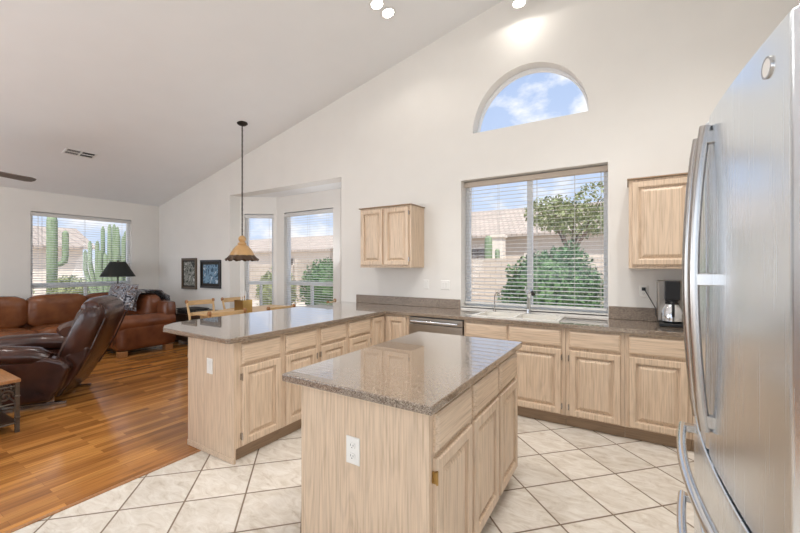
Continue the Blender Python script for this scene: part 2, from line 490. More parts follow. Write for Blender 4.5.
class MB:
    def __init__(s):
        s.bm = bmesh.new()
    def box(s, x0, x1, y0, y1, z0, z1, rot=None, piv=None):
        x0, x1 = min(x0, x1), max(x0, x1); y0, y1 = min(y0, y1), max(y0, y1); z0, z1 = min(z0, z1), max(z0, z1)
        co = [(x0, y0, z0), (x1, y0, z0), (x1, y1, z0), (x0, y1, z0), (x0, y0, z1), (x1, y0, z1), (x1, y1, z1), (x0, y1, z1)]
        vs = [s.bm.verts.new(c) for c in co]
        for f in [(0, 3, 2, 1), (4, 5, 6, 7), (0, 1, 5, 4), (1, 2, 6, 5), (2, 3, 7, 6), (3, 0, 4, 7)]:
            s.bm.faces.new([vs[i] for i in f])
        if rot is not None:
            p = Vector(piv) if piv is not None else Vector(((x0 + x1) / 2, (y0 + y1) / 2, (z0 + z1) / 2))
            bmesh.ops.transform(s.bm, matrix=Matrix.Translation(p) @ rot.to_4x4() @ Matrix.Translation(-p), verts=vs)
        return vs
    def tube(s, pts, r, n=10, cap=True, closed=False, flat=1.0):
        pts = [Vector(p) for p in pts]
        rs = r if isinstance(r, (list, tuple)) else [r] * len(pts)
        rings = []; up = None
        for i, p in enumerate(pts):
            if closed: t = pts[(i + 1) % len(pts)] - pts[i - 1]
            else: t = pts[min(i + 1, len(pts) - 1)] - pts[max(i - 1, 0)]
            if t.length < 1e-9: t = Vector((0, 0, 1))
            t.normalize()
            if up is None:
                up = Vector((0, 0, 1)) if abs(t.z) < 0.9 else Vector((1, 0, 0))
            a = t.cross(up)
            if a.length < 1e-6: a = t.orthogonal()
            a.normalize(); b = a.cross(t); b.normalize(); up = b
            rings.append([s.bm.verts.new(p + rs[i] * (math.cos(2 * PI * k / n) * a + flat * math.sin(2 * PI * k / n) * b)) for k in range(n)])
        m = len(rings)
        for i in range(m if closed else m - 1):
            A, B = rings[i], rings[(i + 1) % m]
            for k in range(n):
                s.bm.faces.new([A[k], A[(k + 1) % n], B[(k + 1) % n], B[k]])
        if cap and not closed:
            s.bm.faces.new(rings[0][::-1]); s.bm.faces.new(rings[-1])
    def lathe(s, prof, c=(0, 0, 0), n=28, cap=True, wob=None):
        rings = []
        for (r, z) in prof:
            ring = []
            for k in range(n):
                a = 2 * PI * k / n
                rr, zz = (r, z) if wob is None else wob(r, z, a)
                ring.append(s.bm.verts.new((c[0] + rr * math.cos(a), c[1] + rr * math.sin(a), c[2] + zz)))
            rings.append(ring)
        for A, B in zip(rings, rings[1:]):
            for k in range(n):
                s.bm.faces.new([A[k], A[(k + 1) % n], B[(k + 1) % n], B[k]])
        if cap:
            s.bm.faces.new(rings[0][::-1]); s.bm.faces.new(rings[-1])
    def cyl(s, p0, p1, r, n=16):
        s.tube([p0, p1], r, n)
    def ringpanel(s, w, h, rings, x0=0, z0=0, back=0.0):
        """front panel facing -y: rings = (inset, y) from outside to centre"""
        loops = []
        for (i, y) in [(0, back)] + rings:
            loops.append([s.bm.verts.new(c) for c in [(x0 + i, y, z0 + i), (x0 + w - i, y, z0 + i), (x0 + w - i, y, z0 + h - i), (x0 + i, y, z0 + h - i)]])
        for A, B in zip(loops, loops[1:]):
            for k in range(4):
                s.bm.faces.new([A[k], A[(k + 1) % 4], B[(k + 1) % 4], B[k]])
        s.bm.faces.new(loops[-1]); s.bm.faces.new(loops[0][::-1])
    def prism(s, outer, holes, f0, f1):
        """polygon with holes; f0/f1 map (u,v) to the two faces"""
        loops = [outer] + list(holes)
        tris = tessellate_polygon([[Vector((u, v, 0)) for u, v in lp] for lp in loops])
        flat = [p for lp in loops for p in lp]
        A = [s.bm.verts.new(f0(*p)) for p in flat]; B = [s.bm.verts.new(f1(*p)) for p in flat]
        for t in tris:
            try:
                s.bm.faces.new([A[i] for i in t]); s.bm.faces.new([B[i] for i in reversed(t)])
            except ValueError: pass
        o = 0
        for lp in loops:
            n = len(lp)
            for k in range(n):
                s.bm.faces.new([A[o + k], A[o + (k + 1) % n], B[o + (k + 1) % n], B[o + k]])
            o += n
    def soft(s, x0, x1, y0, y1, z0, z1, r=0.05, puff=0.0, rot=None, seg=6):
        """pillowy rounded box"""
        cx, cy, cz = (x0 + x1) / 2, (y0 + y1) / 2, (z0 + z1) / 2
        hx, hy, hz = abs(x1 - x0) / 2, abs(y1 - y0) / 2, abs(z1 - z0) / 2
        t = bmesh.new(); bmesh.ops.create_cube(t, size=2)
        bmesh.ops.subdivide_edges(t, edges=t.edges[:], cuts=seg, use_grid_fill=True)
        mp = {}
        for v in t.verts:
            p = Vector(v.co)
            q = Vector((p.x * hx, p.y * hy, p.z * hz))
            inner = Vector((max(-hx + r, min(hx - r, q.x)), max(-hy + r, min(hy - r, q.y)), max(-hz + r, min(hz - r, q.z))))
            d = q - inner
            if d.length > 1e-6: q = inner + d.normalized() * min(r, d.length) if d.length > r else q
            k = puff * (1 - p.x ** 2) * (1 - p.y ** 2) + 0
            q.z += math.copysign(k, p.z) if abs(p.z) > 0.99 else 0
            k2 = puff * (1 - p.x ** 2) * (1 - p.z ** 2)
            q.y += math.copysign(k2, p.y) if abs(p.y) > 0.99 else 0
            if rot is not None: q = rot @ q
            mp[v] = s.bm.verts.new(q + Vector((cx, cy, cz)))
        for f in t.faces:
            s.bm.faces.new([mp[v] for v in f.verts])
        t.free()
    def build(s, name, mat, parent=None, bevel=0, smooth=False, seg=2, angle=35):
        bm = s.bm
        bmesh.ops.recalc_face_normals(bm, faces=bm.faces[:])
        lo = Vector((1e9,) * 3); hi = Vector((-1e9,) * 3)
        for v in bm.verts:
            for i in range(3):
                lo[i] = min(lo[i], v.co[i]); hi[i] = max(hi[i], v.co[i])
        c = (lo + hi) / 2
        if parent is None: c.z = lo.z
        for v in bm.verts: v.co -= c
        if smooth:
            for f in bm.faces: f.smooth = True
            for e in bm.edges:
                if len(e.link_faces) == 2 and e.calc_face_angle(0) > R(angle): e.smooth = False
        me = bpy.data.meshes.new(name); bm.to_mesh(me); bm.free()
        me.materials.append(mat)
        o = bpy.data.objects.new(name, me); C.objects.link(o)
        if parent is not None:
            o.parent = parent; o.location = c - wloc(parent)
        else:
            o.location = c
        if bevel > 0:
            b = o.modifiers.new('bevel', 'BEVEL'); b.width = bevel; b.segments = seg; b.limit_method = 'ANGLE'; b.angle_limit = R(30)
            b.harden_normals = False
        return o

def struct(o):
    o['kind'] = 'structure'
    return o
# ================================================================== room shell
W = 4.16          # face of the kitchen window wall
LX = -8.753       # face of the living room window wall
RX = 1.30
BY = -3.0
def fY(y):
    return lambda u, v: (u, y, v)
def fX(x):
    return lambda u, v: (x, u, v)

# wall with the sink window, the arched window and the bay opening
arch = [(-1.553, 2.99)]
arch += [(-0.943 - 0.61 * math.cos(PI * k / 40), 2.99 + 0.645 * math.sin(PI * k / 40)) for k in range(1, 40)]
arch += [(-0.333, 2.99)]
SW = [(-1.70, 0.955), (-0.167, 0.955), (-0.167, 2.455), (-1.70, 2.455)]
outer = [(LX - 0.2, 0), (-6.21, 0), (-6.21, 2.735), (-3.56, 2.735), (-3.56, 0), (RX + 0.2, 0), (RX + 0.2, ceil_z(RX + 0.2) + .05), (LX - 0.2, ceil_z(LX - 0.2) + .05)]
m = MB(); m.prism(outer, [SW, arch], fY(W), fY(W + 0.24))
struct(m.build('wall_back', M['wall']))

# living room window wall
LW = [(2.11, 0.62), (3.63, 0.62), (3.63, 2.385), (2.11, 2.385)]
m = MB(); m.prism([(BY, 0), (W, 0), (W, 2.742), (BY, 2.742)], [LW], fX(LX), fX(LX - 0.20))
struct(m.build('wall_left', M['wall']))
m = MB(); m.box(RX, RX + 0.15, BY, W, 0, ceil_z(RX))
struct(m.build('wall_right', M['wall']))
# wall behind the camera, with two wide openings
KW = [(-2.7, 0.65), (0.7, 0.65), (0.7, 2.85), (-2.7, 2.85)]
DW = [(-8.0, 0.4), (-4.0, 0.4), (-4.0, 2.55), (-8.0, 2.55)]
m = MB(); m.prism([(LX, 0), (RX, 0), (RX, ceil_z(RX)), (LX, ceil_z(LX))], [KW, DW], fY(BY), fY(BY - 0.15))
struct(m.build('wall_front', M['wall']))
# sloped ceiling
m = MB()
m.prism([(LX - .2, ceil_z(LX - .2)), (RX + .2, ceil_z(RX + .2)), (RX + .2, ceil_z(RX + .2) + .12), (LX - .2, ceil_z(LX - .2) + .12)], [], fY(BY - .15), fY(W + .0))
struct(m.build('ceiling', M['ceiling']))
# floors: planks in the living side, tile in the kitchen
m = MB(); m.box(LX - .24, -2.83, BY - .15, 5.0, -0.10, 0)
struct(m.build('floor', M['planks']))
m = MB(); m.box(-2.83, RX + .15, BY - .15, W + .16, -0.10, 0)
struct(m.build('floor', M['tile']))
m = MB(); m.box(-2.85, -2.82, BY, 1.64, 0.0, 0.006)
struct(m.build('trim_1', M['midwood'], bevel=.002))

# bay
P = [(-6.21, 4.36), (-5.67, 4.76), (-4.10, 4.76), (-3.56, 4.36)]
def bay_wall(a, b, hole, name):
    a = Vector((*a, 0)); b = Vector((*b, 0)); d = (b - a); L = d.length; d.normalize(); n = Vector((-d.y, d.x, 0))
    holes = [[(hole[0], hole[2]), (hole[1], hole[2]), (hole[1], hole[3]), (hole[0], hole[3])]]
    f0 = lambda u, v: (a.x + d.x * u, a.y + d.y * u, v)
    f1 = lambda u, v: (a.x + d.x * u + n.x * .14, a.y + d.y * u + n.y * .14, v)
    m = MB(); m.prism([(0, 0), (L, 0), (L, 2.80), (0, 2.80)], holes, f0, f1)
    struct(m.build(name, M['wall']))
    return math.atan2(d.y, d.x)
BAY1 = (0.085, 0.615, 0.62, 2.42)
BAY2 = (0.205, 1.415, 0.62, 2.43)
ang1 = bay_wall(P[0], P[1], BAY1, 'wall_bay_left')
bay_wall(P[1], P[2], BAY2, 'wall_bay_centre')
ang3 = bay_wall(P[2], P[3], (0.09, 0.54, 0.62, 2.36), 'wall_bay_right')
m = MB()
m.prism([(-6.4, W + .241), (-3.4, W + .241), (-4.05, 4.95), (-5.75, 4.95)], [], lambda u, v: (u, v, 2.735), lambda u, v: (u, v, 2.84))
struct(m.build('ceiling', M['ceiling']))
# baseboards
m = MB(); m.box(LX, LX + .015, BY, W, 0, .09); struct(m.build('baseboard_left', M['white'], bevel=.003))
m = MB(); m.box(LX, -6.21, W - .015, W, 0, .09); struct(m.build('baseboard_back', M['white'], bevel=.003))

# ------------------------------------------------------------------ windows
def window(n, w, h, loc, rotz, mull=None, rail=None, fr=0.045, sill=None):
    """local: x along the width, y outward (away from the room), z up"""
    o = bpy.data.objects.new('window_%d' % n, None); C.objects.link(o); struct(o)
    m = MB()
    m.box(0, fr, 0, .06, 0, h); m.box(w - fr, w, 0, .06, 0, h)
    m.box(fr, w - fr, 0, .06, 0, fr); m.box(fr, w - fr, 0, .06, h - fr, h)
    m.build('window_frame', M['vinyl'], o, bevel=.003)
    if mull:
        m = MB(); m.box(mull - .028, mull + .028, -.004, .055, fr, h - fr); m.build('mullion', M['vinyl'], o, bevel=.003)
    if rail:
        m = MB(); m.box(fr, w - fr, -.004, .055, rail - .035, rail + .035)
        m.build('meeting_rail', M['vinyl'], o, bevel=.003)
        m = MB(); m.box(w * .52 - .02, w * .52 + .02, 0, .05, fr, rail - .035); m.build('lower_mullion', M['vinyl'], o, bevel=.003)
    m = MB(); m.box(fr, w - fr, .028, .034, fr, h - fr); m.build('window_glass', M['glass'], o)
    if sill:
        m = MB(); m.box(-.0, w, -sill, -.001, -.018, .002); m.build('window_sill', M['sink'], o, bevel=.004)
    o.location = loc; o.rotation_euler = (0, 0, rotz)
    return o

def blind(label, w, z0, z1, loc, rotz, group=None, pitch=.0435, cords=(.12, .88), tilt=6, rail_mat=None, depth=.046):
    o = thing('window_blind', label, 'blind', (0, 0, 0), 0, group)
    h = z1 - z0
    m = MB(); m.box(0, w, -.03, .03, h - .055, h); m.build('headrail', rail_mat or M['headrail'], o, bevel=.003)
    m = MB(); z = .05
    while z < h - .07:
        m.box(.006, w - .006, -depth / 2, depth / 2, z - .0014, z + .0014, rot=Matrix.Rotation(R(tilt), 3, 'X'))
        z += pitch
    m.build('slats', M['slat'], o)
    m = MB(); m.box(.004, w - .004, -.025, .025, 0.0, .022); m.build('bottom_rail', M['slat'], o, bevel=.003)
    for c in cords:
        m = MB(); m.box(w * c - .0015, w * c + .0015, -.026, -.0245, .02, h - .055); m.box(w * c - .0015, w * c + .0015, .0245, .026, .02, h - .055)
        m.build('cord', M['tape'], o)
    m = MB(); m.tube([(w * .06, -.035, h - .06), (w * .06, -.037, h * .35)], .004, 8); m.build('wand', M['slat'], o)
    o.location = loc; o.rotation_euler = (0, 0, rotz)
    return o

window(1, 1.533, 1.50, (-1.70, W + .165, .955), 0, mull=.757, sill=.165)
blind('wide white slatted blind with beige valance over the kitchen sink window', 1.523, .99, 2.45, (-1.695, W + .120, .985), 0, cords=(.06, .27, .55, .8, .96))
# living room window: rotate so that local y points to -x
window(2, 1.52, 1.765, (LX - .075, 2.11, .62), R(90), rail=.47)
blind('wide white slatted blind on living room window beside black floor lamp', 1.51, .66, 2.38, (LX - .037, 2.115, .65), R(90), cords=(.1, .5, .9), rail_mat=M['slat'], tilt=10)
d1 = Vector((P[1][0] - P[0][0], P[1][1] - P[0][1], 0)).normalized(); n1 = Vector((-d1.y, d1.x, 0))
a1 = Vector((*P[0], 0)) + d1 * BAY1[0]
window(3, BAY1[1] - BAY1[0], BAY1[3] - BAY1[2], (*(a1 + n1 * .07).xy, .62), ang1, rail=.50)
blind('narrow white slatted blind in the angled bay window, behind the pendant', BAY1[1] - BAY1[0] - .01, .66, 2.41, (*(a1 + n1 * .035 + d1 * .005).xy, .65), ang1, rail_mat=M['slat'], cords=(.15, .85))
window(4, BAY2[1] - BAY2[0], BAY2[3] - BAY2[2], (P[1][0] + BAY2[0], 4.76 + .07, .62), 0, rail=.50)
blind('wide white slatted blind on centre bay window right of pendant', BAY2[1] - BAY2[0] - .01, .66, 2.42, (P[1][0] + BAY2[0] + .005, 4.76 + .035, .65), 0, rail_mat=M['slat'], cords=(.12, .5, .88))
d3 = Vector((P[3][0] - P[2][0], P[3][1] - P[2][1], 0)).normalized(); n3 = Vector((-d3.y, d3.x, 0))
a3 = Vector((*P[2], 0)) + d3 * .09
window(5, .45, 1.74, (*(a3 + n3 * .07).xy, .62), ang3, rail=.50)

# arched window
o = bpy.data.objects.new('window_6', None); C.objects.link(o); struct(o); o.location = (-.943, W + .11, 2.99)
def arc_pts(r, rz, n=40):
    return [(-0.943 - r * math.cos(PI * k / n), 2.99 + rz * math.sin(PI * k / n)) for k in range(n + 1)]
m = MB(); m.prism(arc_pts(.609, .643) , [[(u, v) for u, v in [(-0.943 - .588 * math.cos(PI * k / 40), 2.99 + .018 + .590 * math.sin(PI * k / 40)) for k in range(41)]]], fY(W + .13), fY(W + .175))
m.build('window_frame', M['vinyl'], o)
m = MB(); m.prism(arc_pts(.59, .615), [], fY(W + .148), fY(W + .154)); m.build('window_glass', M['glass'], o)

# ================================================================== ceiling fittings
SL = math.atan(0.2225)
def downlight(label, x, y, group):
    o = thing('recessed_light', label, 'ceiling light', (0, 0, 0), 0, group)
    m = MB(); m.lathe([(.062, 0), (.085, -.001), (.088, -.007), (.062, -.012), (.060, -.004)], n=32, cap=False)
    m.build('trim_ring', M['white'], o, smooth=True)
    m = MB(); m.lathe([(.0, -.004), (.062, -.004)][::-1] + [(.0005, -.008)], n=32, cap=False)
    m.build('lens', M['bulb'], o, smooth=True)
    o.rotation_euler = (0, -SL, 0); o.location = (x, y, ceil_z(x))
    return o
downlight('lit round recessed light, the one farther left and higher of the close pair', -2.245, 3.19, 'close pair of lit ceiling lights')
downlight('lit round recessed light, the lower right one of the close pair', -2.225, 3.37, 'close pair of lit ceiling lights')
# hanging spot near the arched window
o = thing('spot_lamp', 'lit round spot lamp hanging close to wall above the arched window', 'ceiling light', (-.965, 3.93, 4.16))
m = MB(); m.tube([(-.965, 3.93, 4.25), (-.965, 3.93, ceil_z(-.965))], .009, 10); m.build('stem', M['white'], o)
m = MB(); m.lathe([(.02, .10), (.05, .09), (.066, .05), (.068, .0), (.06, .0), (.058, .02)], (-.965, 3.93, 4.16), 28, cap=False); m.build('housing', M['white'], o, smooth=True)
m = MB(); m.lathe([(.0005, -.014), (.03, -.01), (.058, .004), (.0005, .012)], (-.965, 3.93, 4.16), 28, cap=False); m.build('lens', M['bulb'], o, smooth=True)
lamp('wall_wash_spot', 'SPOT', (-.965, 3.93, 4.13), 2.6, (1.0, 0.95, 0.88), spot_size=R(176), spot_blend=0.05, shadow_soft_size=0.035)
for (x, y) in [(-2.245, 3.19), (-2.225, 3.37)]:
    lamp('recessed_spot', 'SPOT', (x + .02, y, ceil_z(x) - .03), 5, (1.0, 0.94, 0.86), spot_size=R(140), spot_blend=0.4, shadow_soft_size=0.05)

# air vent in the slope
o = thing('ceiling_vent', 'white rectangular ceiling air vent with four louvred quarters', 'vent')
m = MB()
for (a, b, c, d) in [(-.10, .10, -.19, -.165), (-.10, .10, .165, .19), (-.10, -.078, -.165, .165), (.078, .10, -.165, .165), (-.008, .008, -.165, .165), (-.078, .078, -.01, .01)]:
    m.box(a, b, c, d, -.014, -.001)
m.build('vent_frame', M['white'], o, bevel=.003)
m = MB(); m.box(-.078, .078, -.165, .165, -.003, -.001); m.build('duct_backing', M['slot'], o)
m = MB()
for q in range(4):
    sx, sy = (q % 2) * .086 - .078, (q // 2) * .175 - .165
    for k in range(8):
        m.box(sx, sx + .07, sy + .01 + k * .019, sy + .0115 + k * .019, -.014, -.003, rot=Matrix.Rotation(R(35 if q < 2 else -35), 3, 'X'))
m.build('louvres', plain('grey_vent_louvre', (.30, .29, .28), .5), o)
o.rotation_euler = (0, -SL, 0); o.location = (-7.0, 2.23, ceil_z(-7.0))

# ceiling fan, only one blade reaches into view
o = thing('ceiling_fan', 'ceiling fan with dark grey blade reaching in at the left edge', 'ceiling fan', (-6.66, 1.02, 2.62))
m = MB(); m.tube([(-6.66, 1.02, 2.80), (-6.66, 1.02, ceil_z(-6.66))], .014, 12); m.lathe([(.07, 0), (.06, -.06), (.02, -.08)], (-6.66, 1.02, ceil_z(-6.66) - .01), 24); m.build('downrod', M['bronze'], o, smooth=True)
m = MB(); m.lathe([(.02, .20), (.09, .17), (.13, .10), (.13, .02), (.09, -.03), (.02, -.06)], (-6.66, 1.02, 2.62), 28); m.build('motor', M['bronze'], o, smooth=True)
for k in range(3):
    a = R(110 + 120 * k)
    m = MB()
    rot = Matrix.Rotation(a, 4, 'Z') @ Matrix.Rotation(R(-16), 4, 'X')
    pts = [(.12, -.045), (.3, -.06), (.66, -.07), (.72, -.05), (.735, 0), (.72, .05), (.66, .07), (.3, .06), (.12, .045)]
    m.prism(pts, [], lambda u, v: tuple(rot @ Vector((u, v, 0)) + Vector((-6.66, 1.02, 2.60))), lambda u, v: tuple(rot @ Vector((u, v, .009)) + Vector((-6.66, 1.02, 2.60))))
    m.build('blade', plain('fan_blade_grey', (0.17, 0.145, 0.125), 0.5) if k == 0 else bpy.data.materials['fan_blade_grey'], o)

# ================================================================== cabinets
DOOR_T = .023
def door_mesh(m, x0, z0, w, h):
    s = .052
    m.ringpanel(w, h, [(0, -.016), (.005, -DOOR_T), (s - .008, -DOOR_T), (s - .002, -DOOR_T + .003), (s, -.004), (s + .010, -.002), (s + .013, -.005), (s + .036, -.018), (s + .040, -.0185)], x0, z0)
def drawer_mesh(m, x0, z0, w, h):
    m.ringpanel(w, h, [(0, -.012), (.007, -.018), (.010, -.020), (.016, -.023)], x0, z0)
HM = M['dsteel']
def hinge(x, z, parent):
    m = MB(); m.box(x - .005, x + .005, -.022, -.001, z - .022, z + .022)
    m.tube([(x, -.021, z - .026), (x, -.021, z + .026)], .0045, 8)
    m.build('hinge', HM, parent)

def cabinet(name, label, w, depth, z0, z1, fronts, loc, rotz, toe=True, group=None, endpanel=None, crown=False):
    """fronts: list of (kind, x0, x1, z0, z1, hinge_side)"""
    o = thing(name, label, 'cabinet', (0, 0, 0), 0, group)
    m = MB()
    if name == 'sink_cabinet':      # open under the basin
        m.box(.0005, w - .0005, 0, depth, .105, .72); m.box(.0005, w - .0005, 0, .02, .72, z1)
        m.box(.0005, .02, .02, depth, .72, z1); m.box(w - .02, w - .0005, .02, depth, .72, z1)
    else:
        m.box(.0005, w - .0005, 0, depth, z0 if not toe else .105, z1)
    m.build('body', M['oak'], o, bevel=.0015)
    if toe:
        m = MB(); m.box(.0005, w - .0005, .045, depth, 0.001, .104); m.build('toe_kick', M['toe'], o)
    if endpanel:
        m = MB(); m.box(-.016, -.001, -.002, depth, .001, z1); m.build('end_panel', M['oak'], o, bevel=.002)
        m = MB(); m.box(-.022, -.0165, -.004, depth * 1.0, .001, .045); m.build('base_molding', M['oakh'], o, bevel=.003)
    if crown:
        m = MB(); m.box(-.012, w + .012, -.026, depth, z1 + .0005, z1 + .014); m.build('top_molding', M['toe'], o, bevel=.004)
        m = MB(); m.box(.0, w, -.006, depth, z0 - .013, z0 - .0005); m.build('bottom_rail', M['oak'], o, bevel=.003)
    for (k, x0, x1, a, b, hs) in fronts:
        m = MB()
        if k == 'door':
            door_mesh(m, x0, a, x1 - x0, b - a); d = m.build('door', M['oak'], o)
            if hs:
                hx = x0 - .005 if hs == 'L' else x1 + .005
                for hz in (a + .07, b - .07): hinge(hx, hz, d)
        else:
            drawer_mesh(m, x0, a, x1 - x0, b - a); m.build('drawer_front', M['oakh'], o)
    for d in o.children:
        d.location = Vector(d.location)
    o.location = loc; o.rotation_euler = (0, 0, rotz)
    return o

DZ = (.715, .862); DO = (.118, .692); TOP = .884
PX = -2.42
# peninsula, faces +x ; local x runs along +y
pen = [
    ('nearest peninsula base cabinet with switch plate on its bare end panel', 1.667, 2.090, (1.710, 2.062), 'L'),
    ('second peninsula base cabinet from the bare end, one drawer over one door', 2.090, 2.498, (2.118, 2.468), 'R'),
    ('third peninsula base cabinet from the bare end, narrow drawer over door', 2.498, 2.905, (2.528, 2.880), 'L'),
    ('fourth peninsula base cabinet, last one before the inside corner unit', 2.905, 3.318, (2.935, 3.290), 'R')]
for i, (lb, y0, y1, (a, b), hs) in enumerate(pen):
    cabinet('base_cabinet', lb, y1 - y0, .598, .105, TOP,
            [('drawer', a - y0, b - y0, *DZ, None), ('door', a - y0, b - y0, *DO, hs)],
            (PX, y0, 0), R(90), group='base cabinets of the peninsula', endpanel=(i == 0))
# corner unit (L shaped), authored in world axes
o = thing('corner_cabinet', 'inside corner base cabinet with two narrow doors meeting at right angle', 'cabinet', (-2.7, 3.8, 0))
m = MB()
Lp = [(-3.018, 3.319), (-2.42, 3.319), (-2.42, 3.585), (-2.094, 3.585), (-2.094, W - .002), (-3.018, W - .002)]
m.prism(Lp, [], lambda u, v: (u, v, .105), lambda u, v: (u, v, TOP)); m.build('body', M['oak'], o)
Lt = [(-3.018, 3.319), (-2.465, 3.319), (-2.465, 3.63), (-2.094, 3.63), (-2.094, W - .002), (-3.018, W - .002)]
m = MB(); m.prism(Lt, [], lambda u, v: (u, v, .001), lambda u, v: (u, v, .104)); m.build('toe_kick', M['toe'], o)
m = MB(); door_mesh(m, 3.335, .118, .222, .744)
for v in m.bm.verts: v.co = Vector((PX - v.co.y, v.co.x, v.co.z))
m.build('door', M['oak'], o)
m = MB(); door_mesh(m, -2.376, .118, .262, .744)
for v in m.bm.verts: v.co.y += 3.585
m.build('door', M['oak'], o)

SY = 3.585   # face of the sink run
def run(label, x0, x1, fronts, name='base_cabinet', group='base cabinets of the sink run'):
    fr = [(k, a - x0, b - x0, *( DZ if k == 'drawer' else DO), hs) for (k, a, b, hs) in fronts]
    return cabinet(name, label, x1 - x0, W - SY - .002, .105, TOP, fr, (x0, SY, 0), 0, group=group)
run('wide sink base cabinet with two false fronts over two doors', -1.432, -.474,
    [('drawer', -1.412, -.990, None), ('drawer', -.972, -.508, None), ('door', -1.412, -.990, 'L'), ('door', -.972, -.508, 'R')], 'sink_cabinet')
run('base cabinet right of the sink cabinet, one drawer over door', -.473, -.022, [('drawer', -.442, -.052, None), ('door', -.442, -.052, 'L')])
run('base cabinet under the coffee maker, one drawer over door', -.021, .420, [('drawer', .006, .392, None), ('door', .006, .392, 'R')])
run('base cabinet at the far right end of the run behind the fridge', .421, 1.285, [('drawer', .45, .82, None), ('drawer', .84, 1.25, None), ('door', .45, .82, 'L'), ('door', .84, 1.25, 'R')])

# dishwasher
o = thing('dishwasher', 'stainless steel dishwasher with long bar handle left of sink', 'dishwasher', (-1.76, 3.9, 0))
m = MB(); m.box(-2.090, -1.436, 3.60, W - .01, .11, .878); m.build('body', M['slot'], o)
m = MB(); m.box(-2.072, -1.440, 3.565, 3.599, .12, .80); m.build('door', M['steel2'], o, bevel=.004)
m = MB(); m.box(-2.072, -1.440, 3.568, 3.599, .805, .872); m.build('control_panel', M['steel2'], o, bevel=.004)
m = MB(); m.tube([(-2.03, 3.53, .835), (-1.48, 3.53, .835)], .011, 14)
for x in (-2.0, -1.51): m.box(x - .01, x + .01, 3.53, 3.567, .825, .845)
m.build('handle', M['chrome'], o, smooth=True)
m = MB(); m.box(-2.088, -2.0745, 3.583, 3.6, .11, .876); m.build('side_trim', M['oak'], o)
m = MB(); m.box(-2.072, -1.44, 3.64, 3.66, .001, .11); m.build('kick_plate', M['slot'], o)

# counters
CT0, CT1 = .8855, .922
def slab(name, outer, holes, z0, z1, mat, label, cat, bevel=.006):
    m = MB(); m.prism(outer, holes, lambda u, v: (u, v, z0), lambda u, v: (u, v, z1))
    o = m.build(name, mat, bevel=bevel, seg=3); tag(o, label, cat); return o
SINK = [(-1.345, 3.665), (-.565, 3.665), (-.565, 4.035), (-1.345, 4.035)]
outer = [(-2.375, 1.59), (-2.375, 3.548), (1.285, 3.548), (1.285, W - .001), (-3.555, W - .001), (-3.54, 1.95), (-3.50, 1.78), (-3.41, 1.66), (-3.28, 1.59), (-2.41, 1.575)]
slab('countertop', outer, [SINK], CT0, CT1, M['granite'], 'brown speckled L-shaped stone countertop over peninsula and sink run', 'countertop')
# backsplashes
m = MB(); m.box(-3.27, -1.705, W - .022, W - .001, CT1 + .0005, 1.035); tag(m.build('backsplash', M['honed'], bevel=.003), 'low brown stone backsplash under the small double wall cabinet', 'backsplash')
m = MB(); m.box(-.16, 1.285, W - .022, W - .001, CT1 + .0005, 1.045); tag(m.build('backsplash', M['honed'], bevel=.003), 'low brown stone backsplash behind the coffee maker', 'backsplash')

# sink
o = thing('kitchen_sink', 'cream double basin sink set in counter under the window', 'sink', (-.955, 3.85, .75))
m = MB()
x0, x1, y0, y1, t, zb = -1.341, -.569, 3.669, 4.031, .012, .74
m.prism([(x0 - .03, y0 - .03), (x1 + .03, y0 - .03), (x1 + .03, y1 + .03), (x0 - .03, y1 + .03)],
        [[(x0 + t, y0 + t), (-.965, y0 + t), (-.965, y1 - t), (x0 + t, y1 - t)], [(-.945, y0 + t), (x1 - t, y0 + t), (x1 - t, y1 - t), (-.945, y1 - t)]],
        lambda u, v: (u, v, CT1 + .0005), lambda u, v: (u, v, CT1 + .009))
m.box(x0, x0 + t, y0, y1, zb, CT1); m.box(x1 - t, x1, y0, y1, zb, CT1); m.box(x0, x1, y0, y0 + t, zb, CT1); m.box(x0, x1, y1 - t, y1, zb, CT1)
m.box(-.965, -.945, y0, y1, zb, CT1); m.box(x0, x1, y0, y1, zb - t, zb)
m.build('basin', M['sink'], o)
for x in (-1.15, -.76):
    m = MB(); m.lathe([(.045, .002), (.04, .006), (.015, .003), (.0005, .003)], (x, 3.85, zb), 20); m.build('drain', M['chrome'], o, smooth=True)
# faucets stand on the sink deck
fz = CT1 + .0095
o = thing('faucet', 'tall chrome single-lever pull-out faucet behind the sink', 'faucet', (-.905, 4.095, CT1))
m = MB(); m.lathe([(.030, .0005), (.030, .008), (.024, .014), (.022, .05)], (-.905, 4.095, CT1), 20); m.build('base', M['chrome'], o, smooth=True)
m = MB(); m.tube([(-.905, 4.095, CT1 + .05), (-.900, 4.09, CT1 + .16), (-.885, 4.05, CT1 + .235), (-.855, 3.99, CT1 + .262), (-.83, 3.93, CT1 + .245)], [.022, .019, .017, .016, .017], 14); m.build('spout', M['chrome'], o, smooth=True)
m = MB(); m.tube([(-.83, 3.93, CT1 + .245), (-.815, 3.90, CT1 + .225)], [.018, .020], 14); m.build('spray_head', M['black'], o, smooth=True)
m = MB(); m.tube([(-.905, 4.095, CT1 + .20), (-.935, 4.07, CT1 + .26), (-.925, 4.06, CT1 + .30)], [.012, .010, .008], 10); m.build('lever', M['chrome'], o, smooth=True)
o = thing('water_filter_tap', 'thin curved chrome filter tap left of the large faucet', 'faucet', (-1.27, 4.085, CT1))
m = MB(); m.lathe([(.018, .0005), (.018, .02), (.010, .03)], (-1.27, 4.085, CT1), 16); m.build('base', M['dsteel'], o, smooth=True)
